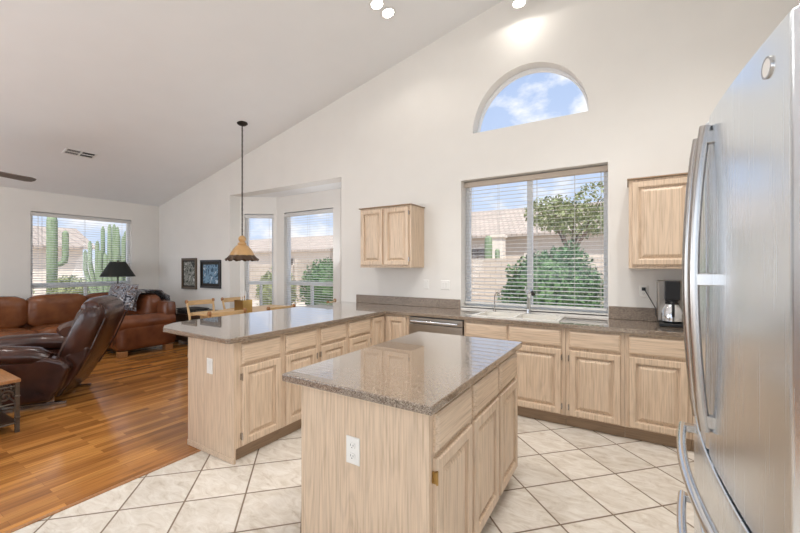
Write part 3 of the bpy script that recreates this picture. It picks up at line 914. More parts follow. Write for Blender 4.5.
m = MB(); m.tube([(-1.27, 4.085, CT1 + .02), (-1.27, 4.085, CT1 + .14)] + [(-1.27 + .045 * (1 - math.cos(a)), 4.085 - .02 * (1 - math.cos(a)), CT1 + .17 + .05 * math.sin(a)) for a in [0, .5, 1, 1.5, 2, 2.5, 2.9]], .0065, 10); m.build('spout', M['dsteel'], o, smooth=True)

# ------------------------------------------------------------------ island
IX = -.64
HM = M['brass']
isl = [('nearest island cabinet with brass hinge and bare end panel with outlet', 1.262, 1.672, (1.284, 1.655), 'L'),
       ('middle island cabinet, one drawer over one tall door', 1.672, 2.090, (1.695, 2.072), None),
       ('farthest island cabinet with one drawer over one door', 2.090, 2.505, (2.108, 2.482), None)]
for i, (lb, y0, y1, (a, b), hs) in enumerate(isl):
    o = cabinet('island_cabinet', lb, y1 - y0, .672, .105, TOP,
            [('drawer', a - y0, b - y0, *DZ, None), ('door', a - y0, b - y0, *DO, hs)],
            (IX, y0, 0), R(90), group='cabinets of the kitchen island', endpanel=(i == 0))
slab('island_countertop', [(-1.40, 1.205), (-.607, 1.205), (-.607, 2.565), (-1.40, 2.565)], [], CT0, CT1, M['granite'],
     'brown speckled rectangular stone top on the kitchen island', 'countertop')

# ------------------------------------------------------------------ wall cabinets
HM = M['dsteel']
def wallcab(label, x0, x1, z0, z1, doors, loc_y=3.83):
    return cabinet('wall_cabinet', label, x1 - x0, W - loc_y - .002, z0, z1, [('door', a - x0, b - x0, z0 + .018, z1 - .022, hs) for a, b, hs in doors], (x0, loc_y, 0), 0, toe=False, crown=True)
wallcab('small double-door wall cabinet left of the sink window', -2.955, -2.195, 1.43, 2.165, [(-2.935, -2.600, None), (-2.570, -2.225, 'R')])
wallcab('wall cabinet above the coffee maker, partly behind the fridge', .005, .925, 1.425, 2.185, [(.03, .46, None), (.475, .905, None)])
# ================================================================== plates and outlets
def plate(name, label, cat, loc, rotz, kind, w=.072, h=.116):
    o = thing(name, label, cat)
    m = MB(); m.ringpanel(w, h, [(0, -.003), (.004, -.0055), (.008, -.006)], -w / 2, -h / 2); m.build('cover_plate', M['plate'], o)
    if kind == 'outlet':
        for s in (-1, 1):
            m = MB(); m.prism([(.016 * math.cos(a) , s * .0225 + min(.0135, max(-.0135, .017 * math.sin(a)))) for a in [2 * PI * k / 20 for k in range(20)]], [], lambda u, v: (u, -.0062, v), lambda u, v: (u, -.009, v)); r = m.build('receptacle', M['plate'], o)
            m = MB(); zc = s * .0225
            m.box(-.0075, -.0055, -.0095, -.0088, zc - .001, zc + .008); m.box(.0055, .0075, -.0095, -.0088, zc - .001, zc + .007); m.box(-.002, .002, -.0095, -.0088, zc - .009, zc - .005)
            m.build('slots', M['slot'], r)
    else:
        n = 1 if kind == 'switch' else 2
        for k in range(n):
            xc = (k - (n - 1) / 2) * .046
            m = MB(); m.box(xc - .016, xc + .016, -.010, -.006, -.033, .033, rot=Matrix.Rotation(R(3), 3, 'X')); m.build('rocker', M['plate'], o, bevel=.0015)
    o.location = loc; o.rotation_euler = (0, 0, rotz)
    return o
plate('outlet', 'white electrical outlet on the end of the island', 'outlet', (-1.0, 1.2455, .645), 0, 'outlet')
plate('switch_plate', 'white switch plate on the end panel of the peninsula', 'switch', (-2.715, 1.6505, .672), 0, 'switch')
plate('switch_plate', 'single white switch plate under the small wall cabinet', 'switch', (-2.165, W - .0005, 1.205), 0, 'switch')
plate('switch_plate', 'double white switch plate left of the sink window', 'switch', (-1.905, W - .0005, 1.203), 0, 'double', w=.118)
plate('outlet', 'white wall outlet with black coffee maker plug in it', 'outlet', (.125, W - .0005, 1.20), 0, 'outlet')

# ================================================================== coffee maker
bx, by, bz = .350, 3.970, CT1
o = thing('coffee_maker', 'steel and black drip coffee maker with thermal carafe on counter', 'coffee maker', (bx, by, bz))
m = MB(); m.box(bx - .125, bx + .125, by + .0, by + .16, bz + .03, bz + .385); m.build('housing', M['steel2'], o, bevel=.008, seg=3)
m = MB(); m.box(bx - .125, bx + .125, by - .15, by + .16, bz + .001, bz + .03); m.build('base', M['black'], o, bevel=.006, seg=3)
m = MB(); m.box(bx - .083, bx + .023, by - .11, by - .001, bz + .225, bz + .385); m.tube([(bx - .03, by - .05, bz + .21), (bx - .03, by - .05, bz + .23)], .05, 20); m.build('brew_head', M['black'], o, bevel=.006, seg=3)
m = MB(); m.box(bx + .07, bx + .112, by - .004, by + .001, bz + .31, bz + .35); m.build('display', M['black'], o)
m = MB(); m.box(bx + .075, bx + .105, by - .006, by + .001, bz + .2, bz + .28); m.build('buttons', M['dsteel'], o, bevel=.002)
c = MB(); c.lathe([(.062, .0), (.078, .015), (.080, .06), (.070, .11), (.052, .145), (.047, .155)], (bx - .03, by - .06, bz + .032), 28); cf = c.build('carafe', M['chrome'], o, smooth=True)
c = MB(); c.lathe([(.048, .155), (.05, .165), (.04, .178), (.0005, .18)], (bx - .03, by - .06, bz + .032), 24); c.build('lid', M['black'], cf, smooth=True)
c = MB(); c.tube([(bx - .03, by - .11, bz + .195), (bx - .03, by - .155, bz + .185), (bx - .03, by - .165, bz + .14), (bx - .03, by - .145, bz + .09)], .011, 10); c.build('handle', M['black'], cf, smooth=True)
m = MB(); m.box(.110, .140, W - .03, W - .0105, 1.205, 1.235)
m.tube([(.125, W - .03, 1.22), (.14, W - .05, 1.20), (.18, W - .045, 1.12), (.215, W - .04, 1.05), (.218, W - .045, .99), (.222, W - .06, .97)], .004, 8)
m.build('power_cord', M['black'], o, smooth=True)

# ================================================================== refrigerator (faces -x)
def front_x(y):
    t = (y - 1.145) / .455
    return .162 + .030 * t * t
FR = thing('refrigerator', 'large stainless French door refrigerator at right with bar handles', 'refrigerator', (.55, 1.145, 0))
m = MB(); m.box(.262, 1.02, .69, 1.60, .03, 1.765); m.build('body', plain('fridge_side_grey', (.20, .20, .205), .4, .3), FR, bevel=.006)
m = MB(); m.box(.30, .98, .70, 1.59, .001, .03); m.build('foot_grille', M['slot'], FR)
def bowed(y0, y1, z0, z1, name, mat, rnd=.012):
    m = MB(); n = 24
    out = []
    for k in range(n + 1):
        y = y0 + (y1 - y0) * k / n
        e = min(y - y0, y1 - y); x = front_x(y)
        if e < rnd: x += rnd - math.sqrt(max(0, rnd * rnd - (rnd - e) ** 2))
        out.append((x, y))
    out = [(front_x(y0) + .085, y0)] + out + [(front_x(y1) + .085, y1)]
    m.prism(out, [], lambda u, v: (u, v, z0), lambda u, v: (u, v, z1))
    return m.build(name, mat, FR, bevel=.004, seg=3, smooth=True, angle=25)
bowed(.692, 1.1425, .985, 1.782, 'door', M['steel'])
bowed(1.1475, 1.598, .985, 1.782, 'door', M['steel'])
bowed(.692, 1.598, .755, .972, 'drawer_front', M['steel'])
bowed(.692, 1.598, .06, .742, 'freezer_drawer_front', M['steel'])
m = MB(); m.box(.255, .262, .695, 1.595, .05, 1.77); m.build('gasket', M['slot'], FR)
def vhandle(y):
    m = MB(); pts = []
    for k in range(17):
        t = k / 16; z = 1.052 + .70 * t; x = .152 - .022 * math.sin(PI * t) ** .8
        pts.append((x, y, z))
    m.tube(pts, .0115, 12, flat=1.0)
    h = m.build('handle', M['dsteel'], FR, smooth=True)
    for z, x in ((1.075, .146), (1.40, .130), (1.725, .146)):
        m = MB(); m.box(x, front_x(y) + .002, y - .010, y + .010, z - .014, z + .014); m.build('handle_bracket', M['dsteel'], h, bevel=.002)
vhandle(1.095); vhandle(1.197)
def hhandle(z, name='drawer_handle'):
    m = MB(); pts = []
    for k in range(21):
        t = k / 20; y = .80 + .68 * t
        pts.append((front_x(y) - .030 - .010 * math.sin(PI * t), y, z))
    m.tube(pts, .0115, 12)
    h = m.build(name, M['chrome'], FR, smooth=True)
    for y in (.815, 1.465):
        m = MB(); m.box(front_x(y) - .032, front_x(y) + .002, y - .013, y + .013, z - .010, z + .010); m.build('handle_bracket', M['dsteel'], h, bevel=.002)
hhandle(.925); hhandle(.705)
# round maker's badge near the top corner of the near door
def xdisc(mat, name, parent, r, y, z, th, off, ring=False):
    m = MB(); n = 36
    out = [(y + r * math.cos(2 * PI * k / n), z + r * math.sin(2 * PI * k / n)) for k in range(n)]
    inn = [[(y + .82 * r * math.cos(2 * PI * k / n), z + .82 * r * math.sin(2 * PI * k / n)) for k in range(n)]] if ring else []
    m.prism(out, inn, lambda u, v: (front_x(u) - off, u, v), lambda u, v: (front_x(u) - off - th, u, v))
    return m.build(name, mat, parent)
bd = xdisc(M['plate'], 'badge', FR, .0150, .775, 1.733, .002, .0)
xdisc(M['dsteel'], 'badge_ring', bd, .0165, .775, 1.733, .0025, .0, True)

# ================================================================== pendant
px_, py_ = -4.955, 3.52
o = thing('pendant_lamp', 'hanging pendant lamp with amber shade and dark scalloped rim', 'pendant lamp', (px_, py_, 1.52))
zc = ceil_z(px_)
m = MB(); m.lathe([(.0, 0.0)][:0] + [(.075, .012), (.078, -.006), (.05, -.028), (.012, -.036)], (px_, py_, zc), 28); m.build('canopy', M['bronze'], o, smooth=True)
m = MB()
z = zc - .035; k = 0
while z > 1.90:
    a = (k % 2) * PI / 2
    pts = [(px_ + .012 * math.cos(t) * math.cos(a), py_ + .012 * math.cos(t) * math.sin(a), z - .022 + .026 * math.sin(t)) for t in [2 * PI * i / 8 for i in range(8)]]
    m.tube(pts, .0035, 5, closed=True); z -= .040; k += 1
m.tube([(px_ + .004, py_, zc - .03), (px_ + .004, py_, 1.88)], .003, 6)
m.build('chain', M['bronze'], o)
m = MB(); m.lathe([(.012, .375), (.03, .370), (.048, .35), (.056, .325), (.048, .300), (.034, .285), (.040, .275), (.060, .262), (.064, .245), (.055, .235)], (px_, py_, 1.52), 32); m.build('neck', M['amber'], o, smooth=True)
m = MB(); m.lathe([(.055, .238), (.085, .22), (.125, .175), (.160, .12), (.180, .075), (.172, .075), (.152, .118), (.118, .168), (.08, .21), (.05, .228)], (px_, py_, 1.52), 48, cap=False); m.build('shade', M['amber'], o, smooth=True)
def wob(r, z, a):
    k = (r - .175) / .06
    return r + .006 * k * math.cos(12 * a), z + .014 * k * math.cos(12 * a)
m = MB(); m.lathe([(.178, .080), (.190, .060), (.212, .030), (.236, .008), (.232, .002), (.206, .024), (.184, .052), (.172, .074)], (px_, py_, 1.52), 96, cap=False, wob=wob); m.build('rim', M['rim'], o, smooth=True)
m = MB(); m.lathe([(.0005, .06), (.025, .07), (.038, .10), (.03, .14), (.015, .17)], (px_, py_, 1.52), 20, cap=False); m.build('bulb', M['bulb_warm'], o, smooth=True)

# ================================================================== pictures
def picture(label, x0, x1, z0, z1, fmat, pmat, matw, fw=.03):
    o = thing('framed_picture', label, 'picture', ((x0 + x1) / 2, W, z0))
    m = MB(); m.prism([(x0, z0), (x1, z0), (x1, z1), (x0, z1)], [[(x0 + fw, z0 + fw), (x1 - fw, z0 + fw), (x1 - fw, z1 - fw), (x0 + fw, z1 - fw)]], fY(W - .001), fY(W - .03))
    m.build('frame', fmat, o, bevel=.004)
    m = MB(); m.box(x0 + fw - .002, x1 - fw + .002, W - .012, W - .002, z0 + fw - .002, z1 - fw + .002); m.build('mat_board', M['slot'] if matw < 0 else M['bronze'], o)
    q = fw + abs(matw)
    m = MB(); m.box(x0 + q, x1 - q, W - .015, W - .0122, z0 + q, z1 - q); m.build('print', pmat, o)
picture('narrow framed grey landscape picture with brown frame, left of the pair', -7.80, -7.27, .975, 1.60, plain('brown_gold_frame', (.10, .065, .035), .4), M['photo1'], .03, .045)
picture('framed blue lake picture with black frame, right of the pair', -7.13, -6.47, 1.015, 1.555, M['black'], M['photo2'], .055, .035)

# ================================================================== living room
def sofa_arm(m, x0, x1, y0, y1, h, r):
    """arm: block plus rolled top; long side along y"""
    m.soft(x0 + .03, x1 - .03, y0 + .02, y1, .10, h - r * .9, .05, 0)
    pts = [(x, y, z) for x, y, z in [((x0 + x1) / 2, y0, h - r), ((x0 + x1) / 2, y0 + .02, h - r), ((x0 + x1) / 2, y0 + .05, h - r), ((x0 + x1) / 2, y1 - .05, h - r), ((x0 + x1) / 2, y1, h - r)]]
    m.tube(pts, [r * .7, r * .92, r, r, r * .9], 20)
o = thing('leather_sectional_sofa', 'cognac leather corner sofa under the living room window, rolled arm toward kitchen', 'sofa', (-7.6, 2.0, 0))
SF, SC = M['sofa'], M['sofa_lit']  # one leather in two tones: lighter copy imitates stronger light on cushions
m = MB(); m.soft(-8.36, -7.48, .10, 2.72, .09, .34, .04); m.soft(-8.40, -8.18, .06, 2.78, .09, .84, .07); m.build('base_frame', SF, o, smooth=True, angle=60)
m = MB(); m.soft(-7.90, -6.74, 2.64, 3.46, .09, .34, .04); m.soft(-7.86, -6.72, 3.28, 3.50, .09, .84, .07); m.build('base_frame', SF, o, smooth=True, angle=60)
m = MB(); m.prism([(-8.36, 2.70), (-7.48, 2.70), (-7.48, 2.66), (-7.88, 3.46), (-7.95, 3.46), (-8.36, 2.85)], [], lambda u, v: (u, v, .10), lambda u, v: (u, v, .34)); m.build('corner_frame', SF, o, bevel=.02)
m = MB(); m.prism([(-8.15, 2.70), (-7.50, 2.68), (-7.84, 3.26), (-7.95, 3.30)], [], lambda u, v: (u, v, .345), lambda u, v: (u, v, .47)); m.build('corner_seat_cushion', SC, o, bevel=.03, seg=3)
for (x0, x1, y0, y1) in ((-8.17, -7.50, .30, 1.10), (-8.17, -7.50, 1.11, 1.90), (-8.17, -7.50, 1.91, 2.69), (-7.83, -6.95, 2.66, 3.26)):
    m = MB(); m.soft(x0, x1, y0, y1, .33, .475, .05, .03); m.build('seat_cushion', SC, o, smooth=True, angle=60)
for (x0, x1, y0, y1) in ((-8.26, -8.0, .30, 1.10), (-8.26, -8.0, 1.11, 1.90), (-8.26, -8.0, 1.91, 2.66)):
    m = MB(); m.soft(x0, x1, y0, y1, .47, .95, .09, .03); m.build('back_cushion', SC, o, smooth=True, angle=60)
m = MB(); m.soft(-.38, .38, -.12, .12, -.24, .24, .09, .03)
rz = Matrix.Rotation(R(52), 4, 'Z')
for v in m.bm.verts: v.co = rz @ v.co + Vector((-8.0, 2.98, .70))
m.build('back_cushion', SF, o, smooth=True, angle=60)
m = MB(); m.soft(-7.80, -6.97, 3.12, 3.38, .47, .93, .09, .03); m.build('back_cushion', SF, o, smooth=True, angle=60)
m = MB(); sofa_arm(m, -6.97, -6.67, 2.58, 3.46, .65, .135); m.build('arm', SF, o, smooth=True, angle=60)
m = MB(); sofa_arm(m, -.15, .15, 0, .90, .62, .125)
for v in m.bm.verts: v.co = Vector((-7.46 - v.co.y, .15 + v.co.x, v.co.z))
m.build('arm', SF, o, smooth=True, angle=60)
for (x, y) in ((-6.78, 2.68), (-6.78, 3.36), (-7.56, .12), (-8.28, .12)):
    m = MB(); m.box(x - .06, x + .06, y - .06, y + .06, .001, .095); m.build('foot', M['midwood'], o, bevel=.008)

# throw and pillows on the sofa back
def pillow(name, label, mat, loc, size, rot, grp=None):
    m = MB(); sx, sy, sz = size
    n = 10; top = []; bot = []
    for s, L_ in ((1, top), (-1, bot)):
        for i in range(n + 1):
            row = []
            for j in range(n + 1):
                u, v = i / n * 2 - 1, j / n * 2 - 1
                f = (1 - u ** 4) * (1 - v ** 4)
                x = u * sx / 2 * (1 - .10 * (1 - abs(v)) * abs(u)); y = v * sz / 2 * (1 - .10 * (1 - abs(u)) * abs(v))
                row.append(m.bm.verts.new((x, s * (sy / 2) * f ** .6 + s * .002, y)))
            L_.append(row)
    for L_ in (top, bot):
        for i in range(n):
            for j in range(n):
                m.bm.faces.new([L_[i][j], L_[i + 1][j], L_[i + 1][j + 1], L_[i][j + 1]])
    ed = [(0, j) for j in range(n)] + [(i, n) for i in range(n)] + [(n, j) for j in range(n, 0, -1)] + [(i, 0) for i in range(n, 0, -1)]
    for k in range(len(ed)):
        a, b = ed[k], ed[(k + 1) % len(ed)]
        m.bm.faces.new([top[a[0]][a[1]], top[b[0]][b[1]], bot[b[0]][b[1]], bot[a[0]][a[1]]])
    o = m.build(name, mat, smooth=True, angle=80); o.location = loc; o.rotation_euler = rot
    tag(o, label, 'pillow', grp)
    return o
pillow('throw_pillow', 'grey and white patterned pillow beside the rolled arm of the sofa', M['pat'], (-7.17, 2.86, .735), (.40, .14, .42), (R(-12), R(4), R(12)))
pillow('throw_pillow', 'floral grey pillow farther from the rolled arm, mostly behind the recliner', M['pat'], (-7.62, 2.86, .735), (.42, .14, .42), (R(-12), 0, R(-8)))
# folded throw over the sofa back
m = MB()
random.seed(4)
n = 14
prof = [(-.33, .66), (-.335, .80), (-.31, .93), (-.24, .985), (-.10, .995), (.045, .985), (.09, .93), (.165, .875), (.180, .70)]
g0, g1 = [], []
for i in range(n + 1):
    x = -7.75 + .66 * i / n
    wv = .010 * math.sin(i * 1.9) + .006 * math.sin(i * 4.1)
    g0.append([m.bm.verts.new((x, 3.36 + y + (wv if z < .9 else 0) * (1 if y > 0 else -1), z + .008 + wv * .6)) for y, z in prof])
    g1.append([m.bm.verts.new((x, 3.36 + y * 1.04 + (wv if z < .9 else 0) * (1 if y > 0 else -1) + .004, z + .020 + wv * .6)) for y, z in prof])
for i in range(n):
    for j in range(len(prof) - 1):
        m.bm.faces.new([g0[i][j], g0[i][j + 1], g0[i + 1][j + 1], g0[i + 1][j]])
        m.bm.faces.new([g1[i][j], g1[i + 1][j], g1[i + 1][j + 1], g1[i][j + 1]])
for j in range(len(prof) - 1):
    m.bm.faces.new([g0[0][j], g1[0][j], g1[0][j + 1], g0[0][j + 1]]); m.bm.faces.new([g0[n][j], g0[n][j + 1], g1[n][j + 1], g1[n][j]])
for i in range(n):
    m.bm.faces.new([g0[i][0], g0[i + 1][0], g1[i + 1][0], g1[i][0]]); m.bm.faces.new([g0[i][-1], g1[i][-1], g1[i + 1][-1], g0[i + 1][-1]])
tag(m.build('throw_blanket', M['pat'], smooth=True, angle=80), 'black and white patterned throw draped over the cognac sofa back', 'blanket')

# recliner: local front -y, x width .86; origin at rear right floor corner -> placed by its centre
def recliner():
    o = thing('leather_recliner', 'dark brown leather recliner seen from behind with high tilted back', 'armchair')
    w = .92
    # shell sides: profile in y(depth) z, front at -y
    for s in (-1, 1):
        prof = [(.38, .07), (.46, .20), (.545, .40), (.50, .47), (.36, .52), (-.40, .50), (-.52, .42), (-.50, .10), (-.44, .06)]
        m = MB(); x0, x1 = s * (w / 2 - .15), s * w / 2
        m.prism(prof, [], lambda u, v: (x0, u, v), lambda u, v: (x1, u, v))
        m.build('side_panel', M['recl'], o, bevel=.035, seg=4)
        m = MB(); m.tube([(s * (w / 2 - .085), .36, .50), (s * (w / 2 - .085), .26, .53), (s * (w / 2 - .09), 0, .55), (s * (w / 2 - .09), -.36, .54), (s * (w / 2 - .09), -.50, .50), (s * (w / 2 - .09), -.54, .45)], [.06, .11, .125, .13, .12, .07], 18, flat=.80); m.build('arm_pad', M['recl'], o, smooth=True)
    m = MB(); m.soft(-.31, .31, -.46, .22, .28, .47, .06, .03); m.build('seat_cushion', M['recl'], o, smooth=True, angle=60)
    # back: leaning, with pads
    rot = Matrix.Rotation(R(-23), 3, 'X')
    m = MB()
    base = Vector((0, .44, .36))
    def P3(x, y, z): return base + rot @ Vector((x, y, z))
    sect = [(-.14, .06, .27), (-.05, .12, .285), (.15, .15, .31), (.40, .155, .34), (.58, .15, .345), (.68, .125, .335), (.74, .07, .29)]
    rings = []
    for (z, th, hw) in sect:
        ring = []
        for k in range(20):
            a = 2 * PI * k / 20
            cx = math.copysign(abs(math.cos(a)) ** .45, math.cos(a)); sy = math.copysign(abs(math.sin(a)) ** .6, math.sin(a))
            ring.append(m.bm.verts.new(P3(cx * hw, sy * max(th, .04) , z)))
        rings.append(ring)
    for A, B in zip(rings, rings[1:]):
        for k in range(20): m.bm.faces.new([A[k], A[(k + 1) % 20], B[(k + 1) % 20], B[k]])
    m.bm.faces.new(rings[0]); m.bm.faces.new(rings[-1][::-1])
    bk = m.build('backrest', M['recl'], o, smooth=True, angle=70)
    # head pillow rolled over the top, and lumbar pad
    m = MB(); pts = [P3(-.33, -.03, .66), P3(-.31, -.03, .66), P3(-.2, -.04, .67), P3(.2, -.04, .67), P3(.31, -.03, .66), P3(.33, -.03, .66)]
    m.tube(pts, [.05, .085, .10, .10, .085, .05], 18, flat=1.0); m.build('head_cushion', M['recl'], bk, smooth=True)
    m = MB(); m.tube([P3(-.29, -.09, .38), P3(-.2, -.11, .38), P3(.2, -.11, .38), P3(.29, -.09, .38)], [.10, .15, .15, .10], 18, flat=.6); m.build('lumbar_cushion', M['recl'], bk, smooth=True)
    for s in (-1, 1):
        m = MB(); m.tube([P3(s * .285, .12, -.03), P3(s * .325, .145, .3), P3(s * .325, .135, .62)], .009, 8); m.build('piping', M['recl'], bk, smooth=True)
    m = MB(); m.prism([(.28, .07), (.40, .07), (.50, .22), (.64, .47), (.66, .58), (.55, .60), (.36, .42)], [], lambda u, v: (-.312, u, v), lambda u, v: (.312, u, v)); m.build('rear_skirt', M['recl'], o, bevel=.03, seg=4)
    m = MB()
    for s in (-1, 1):
        m.box(s * .30 - .015, s * .30 + .015, -.40, .46, .002, .03)
        m.box(s * .30 - .012, s * .30 + .012, .30, .36, .03, .14)
        m.box(s * .30 - .012, s * .30 + .012, -.36, -.30, .03, .14)
    m.box(-.30, .30, -.02, .02, .03, .06)
    m.build('metal_base', M['dsteel'], o, bevel=.003)
    return o
rc = recliner()
th = math.atan2(-.79, -.62) + PI / 2      # rotate local -y to the facing direction
rc.location = (-5.52, 1.30, 0); rc.rotation_euler = (0, 0, th)

# wrought iron side table in the left corner
o = thing('side_table', 'wrought iron side table with wood top and scrolls, at left edge', 'table', (-4.86, .74, 0))
sx0, sx1, sy0, sy1, sh = -5.07, -4.48, .50, 1.02, .46
m = MB(); m.box(sx0, sx1, sy0, sy1, sh - .028, sh); m.build('top', M['midwood'], o, bevel=.004)
for x in (sx0 + .02, sx1 - .02):
    for y in (sy0 + .02, sy1 - .02):
        m = MB(); m.box(x - .014, x + .014, y - .014, y + .014, .001, sh - .029); m.lathe([(.014, 0), (.022, .01), (.014, .02)], (x, y, .30), 12); m.lathe([(.014, 0), (.022, .01), (.014, .02)], (x, y, .12), 12); m.build('leg', M['iron'], o)
m = MB()
def scroll(m, org, ux, r0, turns, s):
    pts = []
    for k in range(26):
        a = k / 25 * turns * 2 * PI; r = r0 * (1 - k / 30)
        pts.append(Vector(org) + Vector(ux) * (r * math.cos(a) * s) + Vector((0, 0, 1)) * r * math.sin(a))
    m.tube(pts, .009, 6)
for (ax, fixed, lo, hi) in (('y', sx1 - .02, sy0 + .04, sy1 - .04), ('y', sx0 + .02, sy0 + .04, sy1 - .04), ('x', sy1 - .02, sx0 + .04, sx1 - .04), ('x', sy0 + .02, sx0 + .04, sx1 - .04)):
    def Q(t, z): return (fixed, t, z) if ax == 'y' else (t, fixed, z)
    for z in (.40, .25, .08):
        m.tube([Q(lo - .02, z), Q(hi + .02, z)], .007, 6)
    nn = 4
    for k in range(nn):
        t = lo + (hi - lo) * (k + .5) / nn
        scroll(m, Q(t, .325), (0, 1, 0) if ax == 'y' else (1, 0, 0), .052, 1.6, 1 if k % 2 else -1)
m.build('scrollwork', M['iron'], o)
m = MB(); m.box(sx0 + .03, sx1 - .03, sy0 + .03, sy1 - .03, .082, .095); m.build('lower_shelf', M['darkwood'], o)

# coffee table and its cup
o = thing('coffee_table', 'honey wood coffee table in front of the window sofa', 'table', (-6.75, .95, 0))
m = MB(); m.box(-7.15, -6.3, .45, 1.5, .40, .44); m.build('top', M['midwood'], o, bevel=.008, seg=3)
for x in (-7.08, -6.37):
    for y in (.52, 1.43):
        m = MB(); m.lathe([(.025, .001), (.03, .1), (.02, .2), (.035, .32), (.035, .399)], (x, y, 0), 14); m.build('leg', M['midwood'], o, smooth=True)
m = MB(); m.box(-7.1, -6.35, .5, 1.45, .34, .398); m.build('apron', M['midwood'], o)
for (x, y, lb, mt) in ((-6.7, 1.12, 'white mug nearer the sofa on the coffee table', M['plate']), (-6.85, 1.25, 'clear grey tumbler beside mug on the coffee table', M['dsteel'])):
    o = thing('mug', lb, 'cup', (x, y, .44))
    m = MB(); m.lathe([(.032, .001), (.038, .01), (.040, .09), (.036, .09), (.033, .012), (.0005, .010)], (x, y, .44), 20, cap=False); m.build('body', mt, o, smooth=True)
    m = MB(); m.tube([(x + .038, y, .44 + .075), (x + .062, y, .44 + .065), (x + .062, y, .44 + .035), (x + .038, y, .44 + .022)], .005, 8); m.build('handle', mt, o, smooth=True)

# floor lamp in the corner
lx, ly = -8.44, 3.27
o = thing('floor_lamp', 'black floor lamp with wide black cone shade by living room window', 'lamp', (lx, ly, 0))
m = MB(); m.lathe([(.0005, .001), (.14, .001), (.14, .012), (.06, .03), (.015, .045)], (lx, ly, 0), 28); m.build('base', M['bronze'], o, smooth=True)
m = MB(); m.tube([(lx, ly, .04), (lx, ly, 1.45)], .011, 12); m.build('pole', M['bronze'], o, smooth=True)
m = MB(); m.lathe([(.285, 1.235), (.125, 1.525), (.122, 1.522), (.280, 1.236)], (lx, ly, 0), 40, cap=False)
m.tube([(lx - .124, ly, 1.50), (lx + .124, ly, 1.50)], .003, 6)
m.build('lamp_shade', M['lampshade'], o, smooth=True)
m = MB(); m.lathe([(.0005, 1.46), (.008, 1.47), (.013, 1.53), (.008, 1.55), (.0005, 1.56)], (lx, ly, 0), 14); m.build('finial', M['bronze'], o, smooth=True)

# dark chest by the back wall with folded dark cloths
o = thing('storage_chest', 'low dark wooden chest against wall below the two framed pictures', 'chest', (-6.95, 3.92, 0))
cx0, cx1, cy0, cy1, ch = -7.35, -6.15, 3.72, 4.13, .52
m = MB(); m.box(cx0, cx1, cy0, cy1, .06, ch); m.build('body', M['darkwood'], o, bevel=.006)
m = MB(); m.box(cx0 - .02, cx1 + .02, cy0 - .02, cy1 + .005, ch + .001, ch + .035); m.build('lid', M['darkwood'], o, bevel=.008)
for x in (cx0 + .05, cx1 - .05):
    for y in (cy0 + .05, cy1 - .05):
        m = MB(); m.box(x - .03, x + .03, y - .03, y + .03, .001, .06); m.build('foot', M['darkwood'], o)
for (x0, x1, dz, h, lb) in ((-7.25, -6.75, 0, .09, 'folded dark woven blanket on the left of the dark chest'), (-6.72, -6.22, 0, .065, 'lower folded dark woven blanket on the right of the dark chest')):
    m = MB()
    for k in range(3):
        m.soft(x0, x1, cy0 + .02, cy1 - .03, ch + .042 + k * h / 3, ch + .042 + (k + 1) * h / 3 - .002, .012, .004)
    tag(m.build('folded_blanket', M['pat2'], smooth=True, angle=60), lb, 'blanket')

# ================================================================== dining set
o = thing('dining_table', 'pale pine rectangular dining table under the hanging pendant', 'table', (-4.95, 3.72, 0))
tx0, tx1, ty0, ty1, tz = -5.40, -4.50, 3.02, 4.42, .755
m = MB(); m.box(tx0, tx1, ty0, ty1, tz - .032, tz); m.build('table_top', M['pine'], o, bevel=.010, seg=3)
m = MB(); m.prism([(tx0 + .09, ty0 + .09), (tx1 - .09, ty0 + .09), (tx1 - .09, ty1 - .09), (tx0 + .09, ty1 - .09)], [[(tx0 + .115, ty0 + .115), (tx1 - .115, ty0 + .115), (tx1 - .115, ty1 - .115), (tx0 + .115, ty1 - .115)]], lambda u, v: (u, v, tz - .13), lambda u, v: (u, v, tz - .033)); m.build('apron', M['pine'], o)
for x in (tx0 + .10, tx1 - .10):
    for y in (ty0 + .10, ty1 - .10):
        m = MB(); m.lathe([(.022, .001), (.03, .05), (.025, .12), (.038, .35), (.028, .5), (.04, .56), (.04, .721)], (x, y, 0), 16); m.build('leg', M['pine'], o, smooth=True)

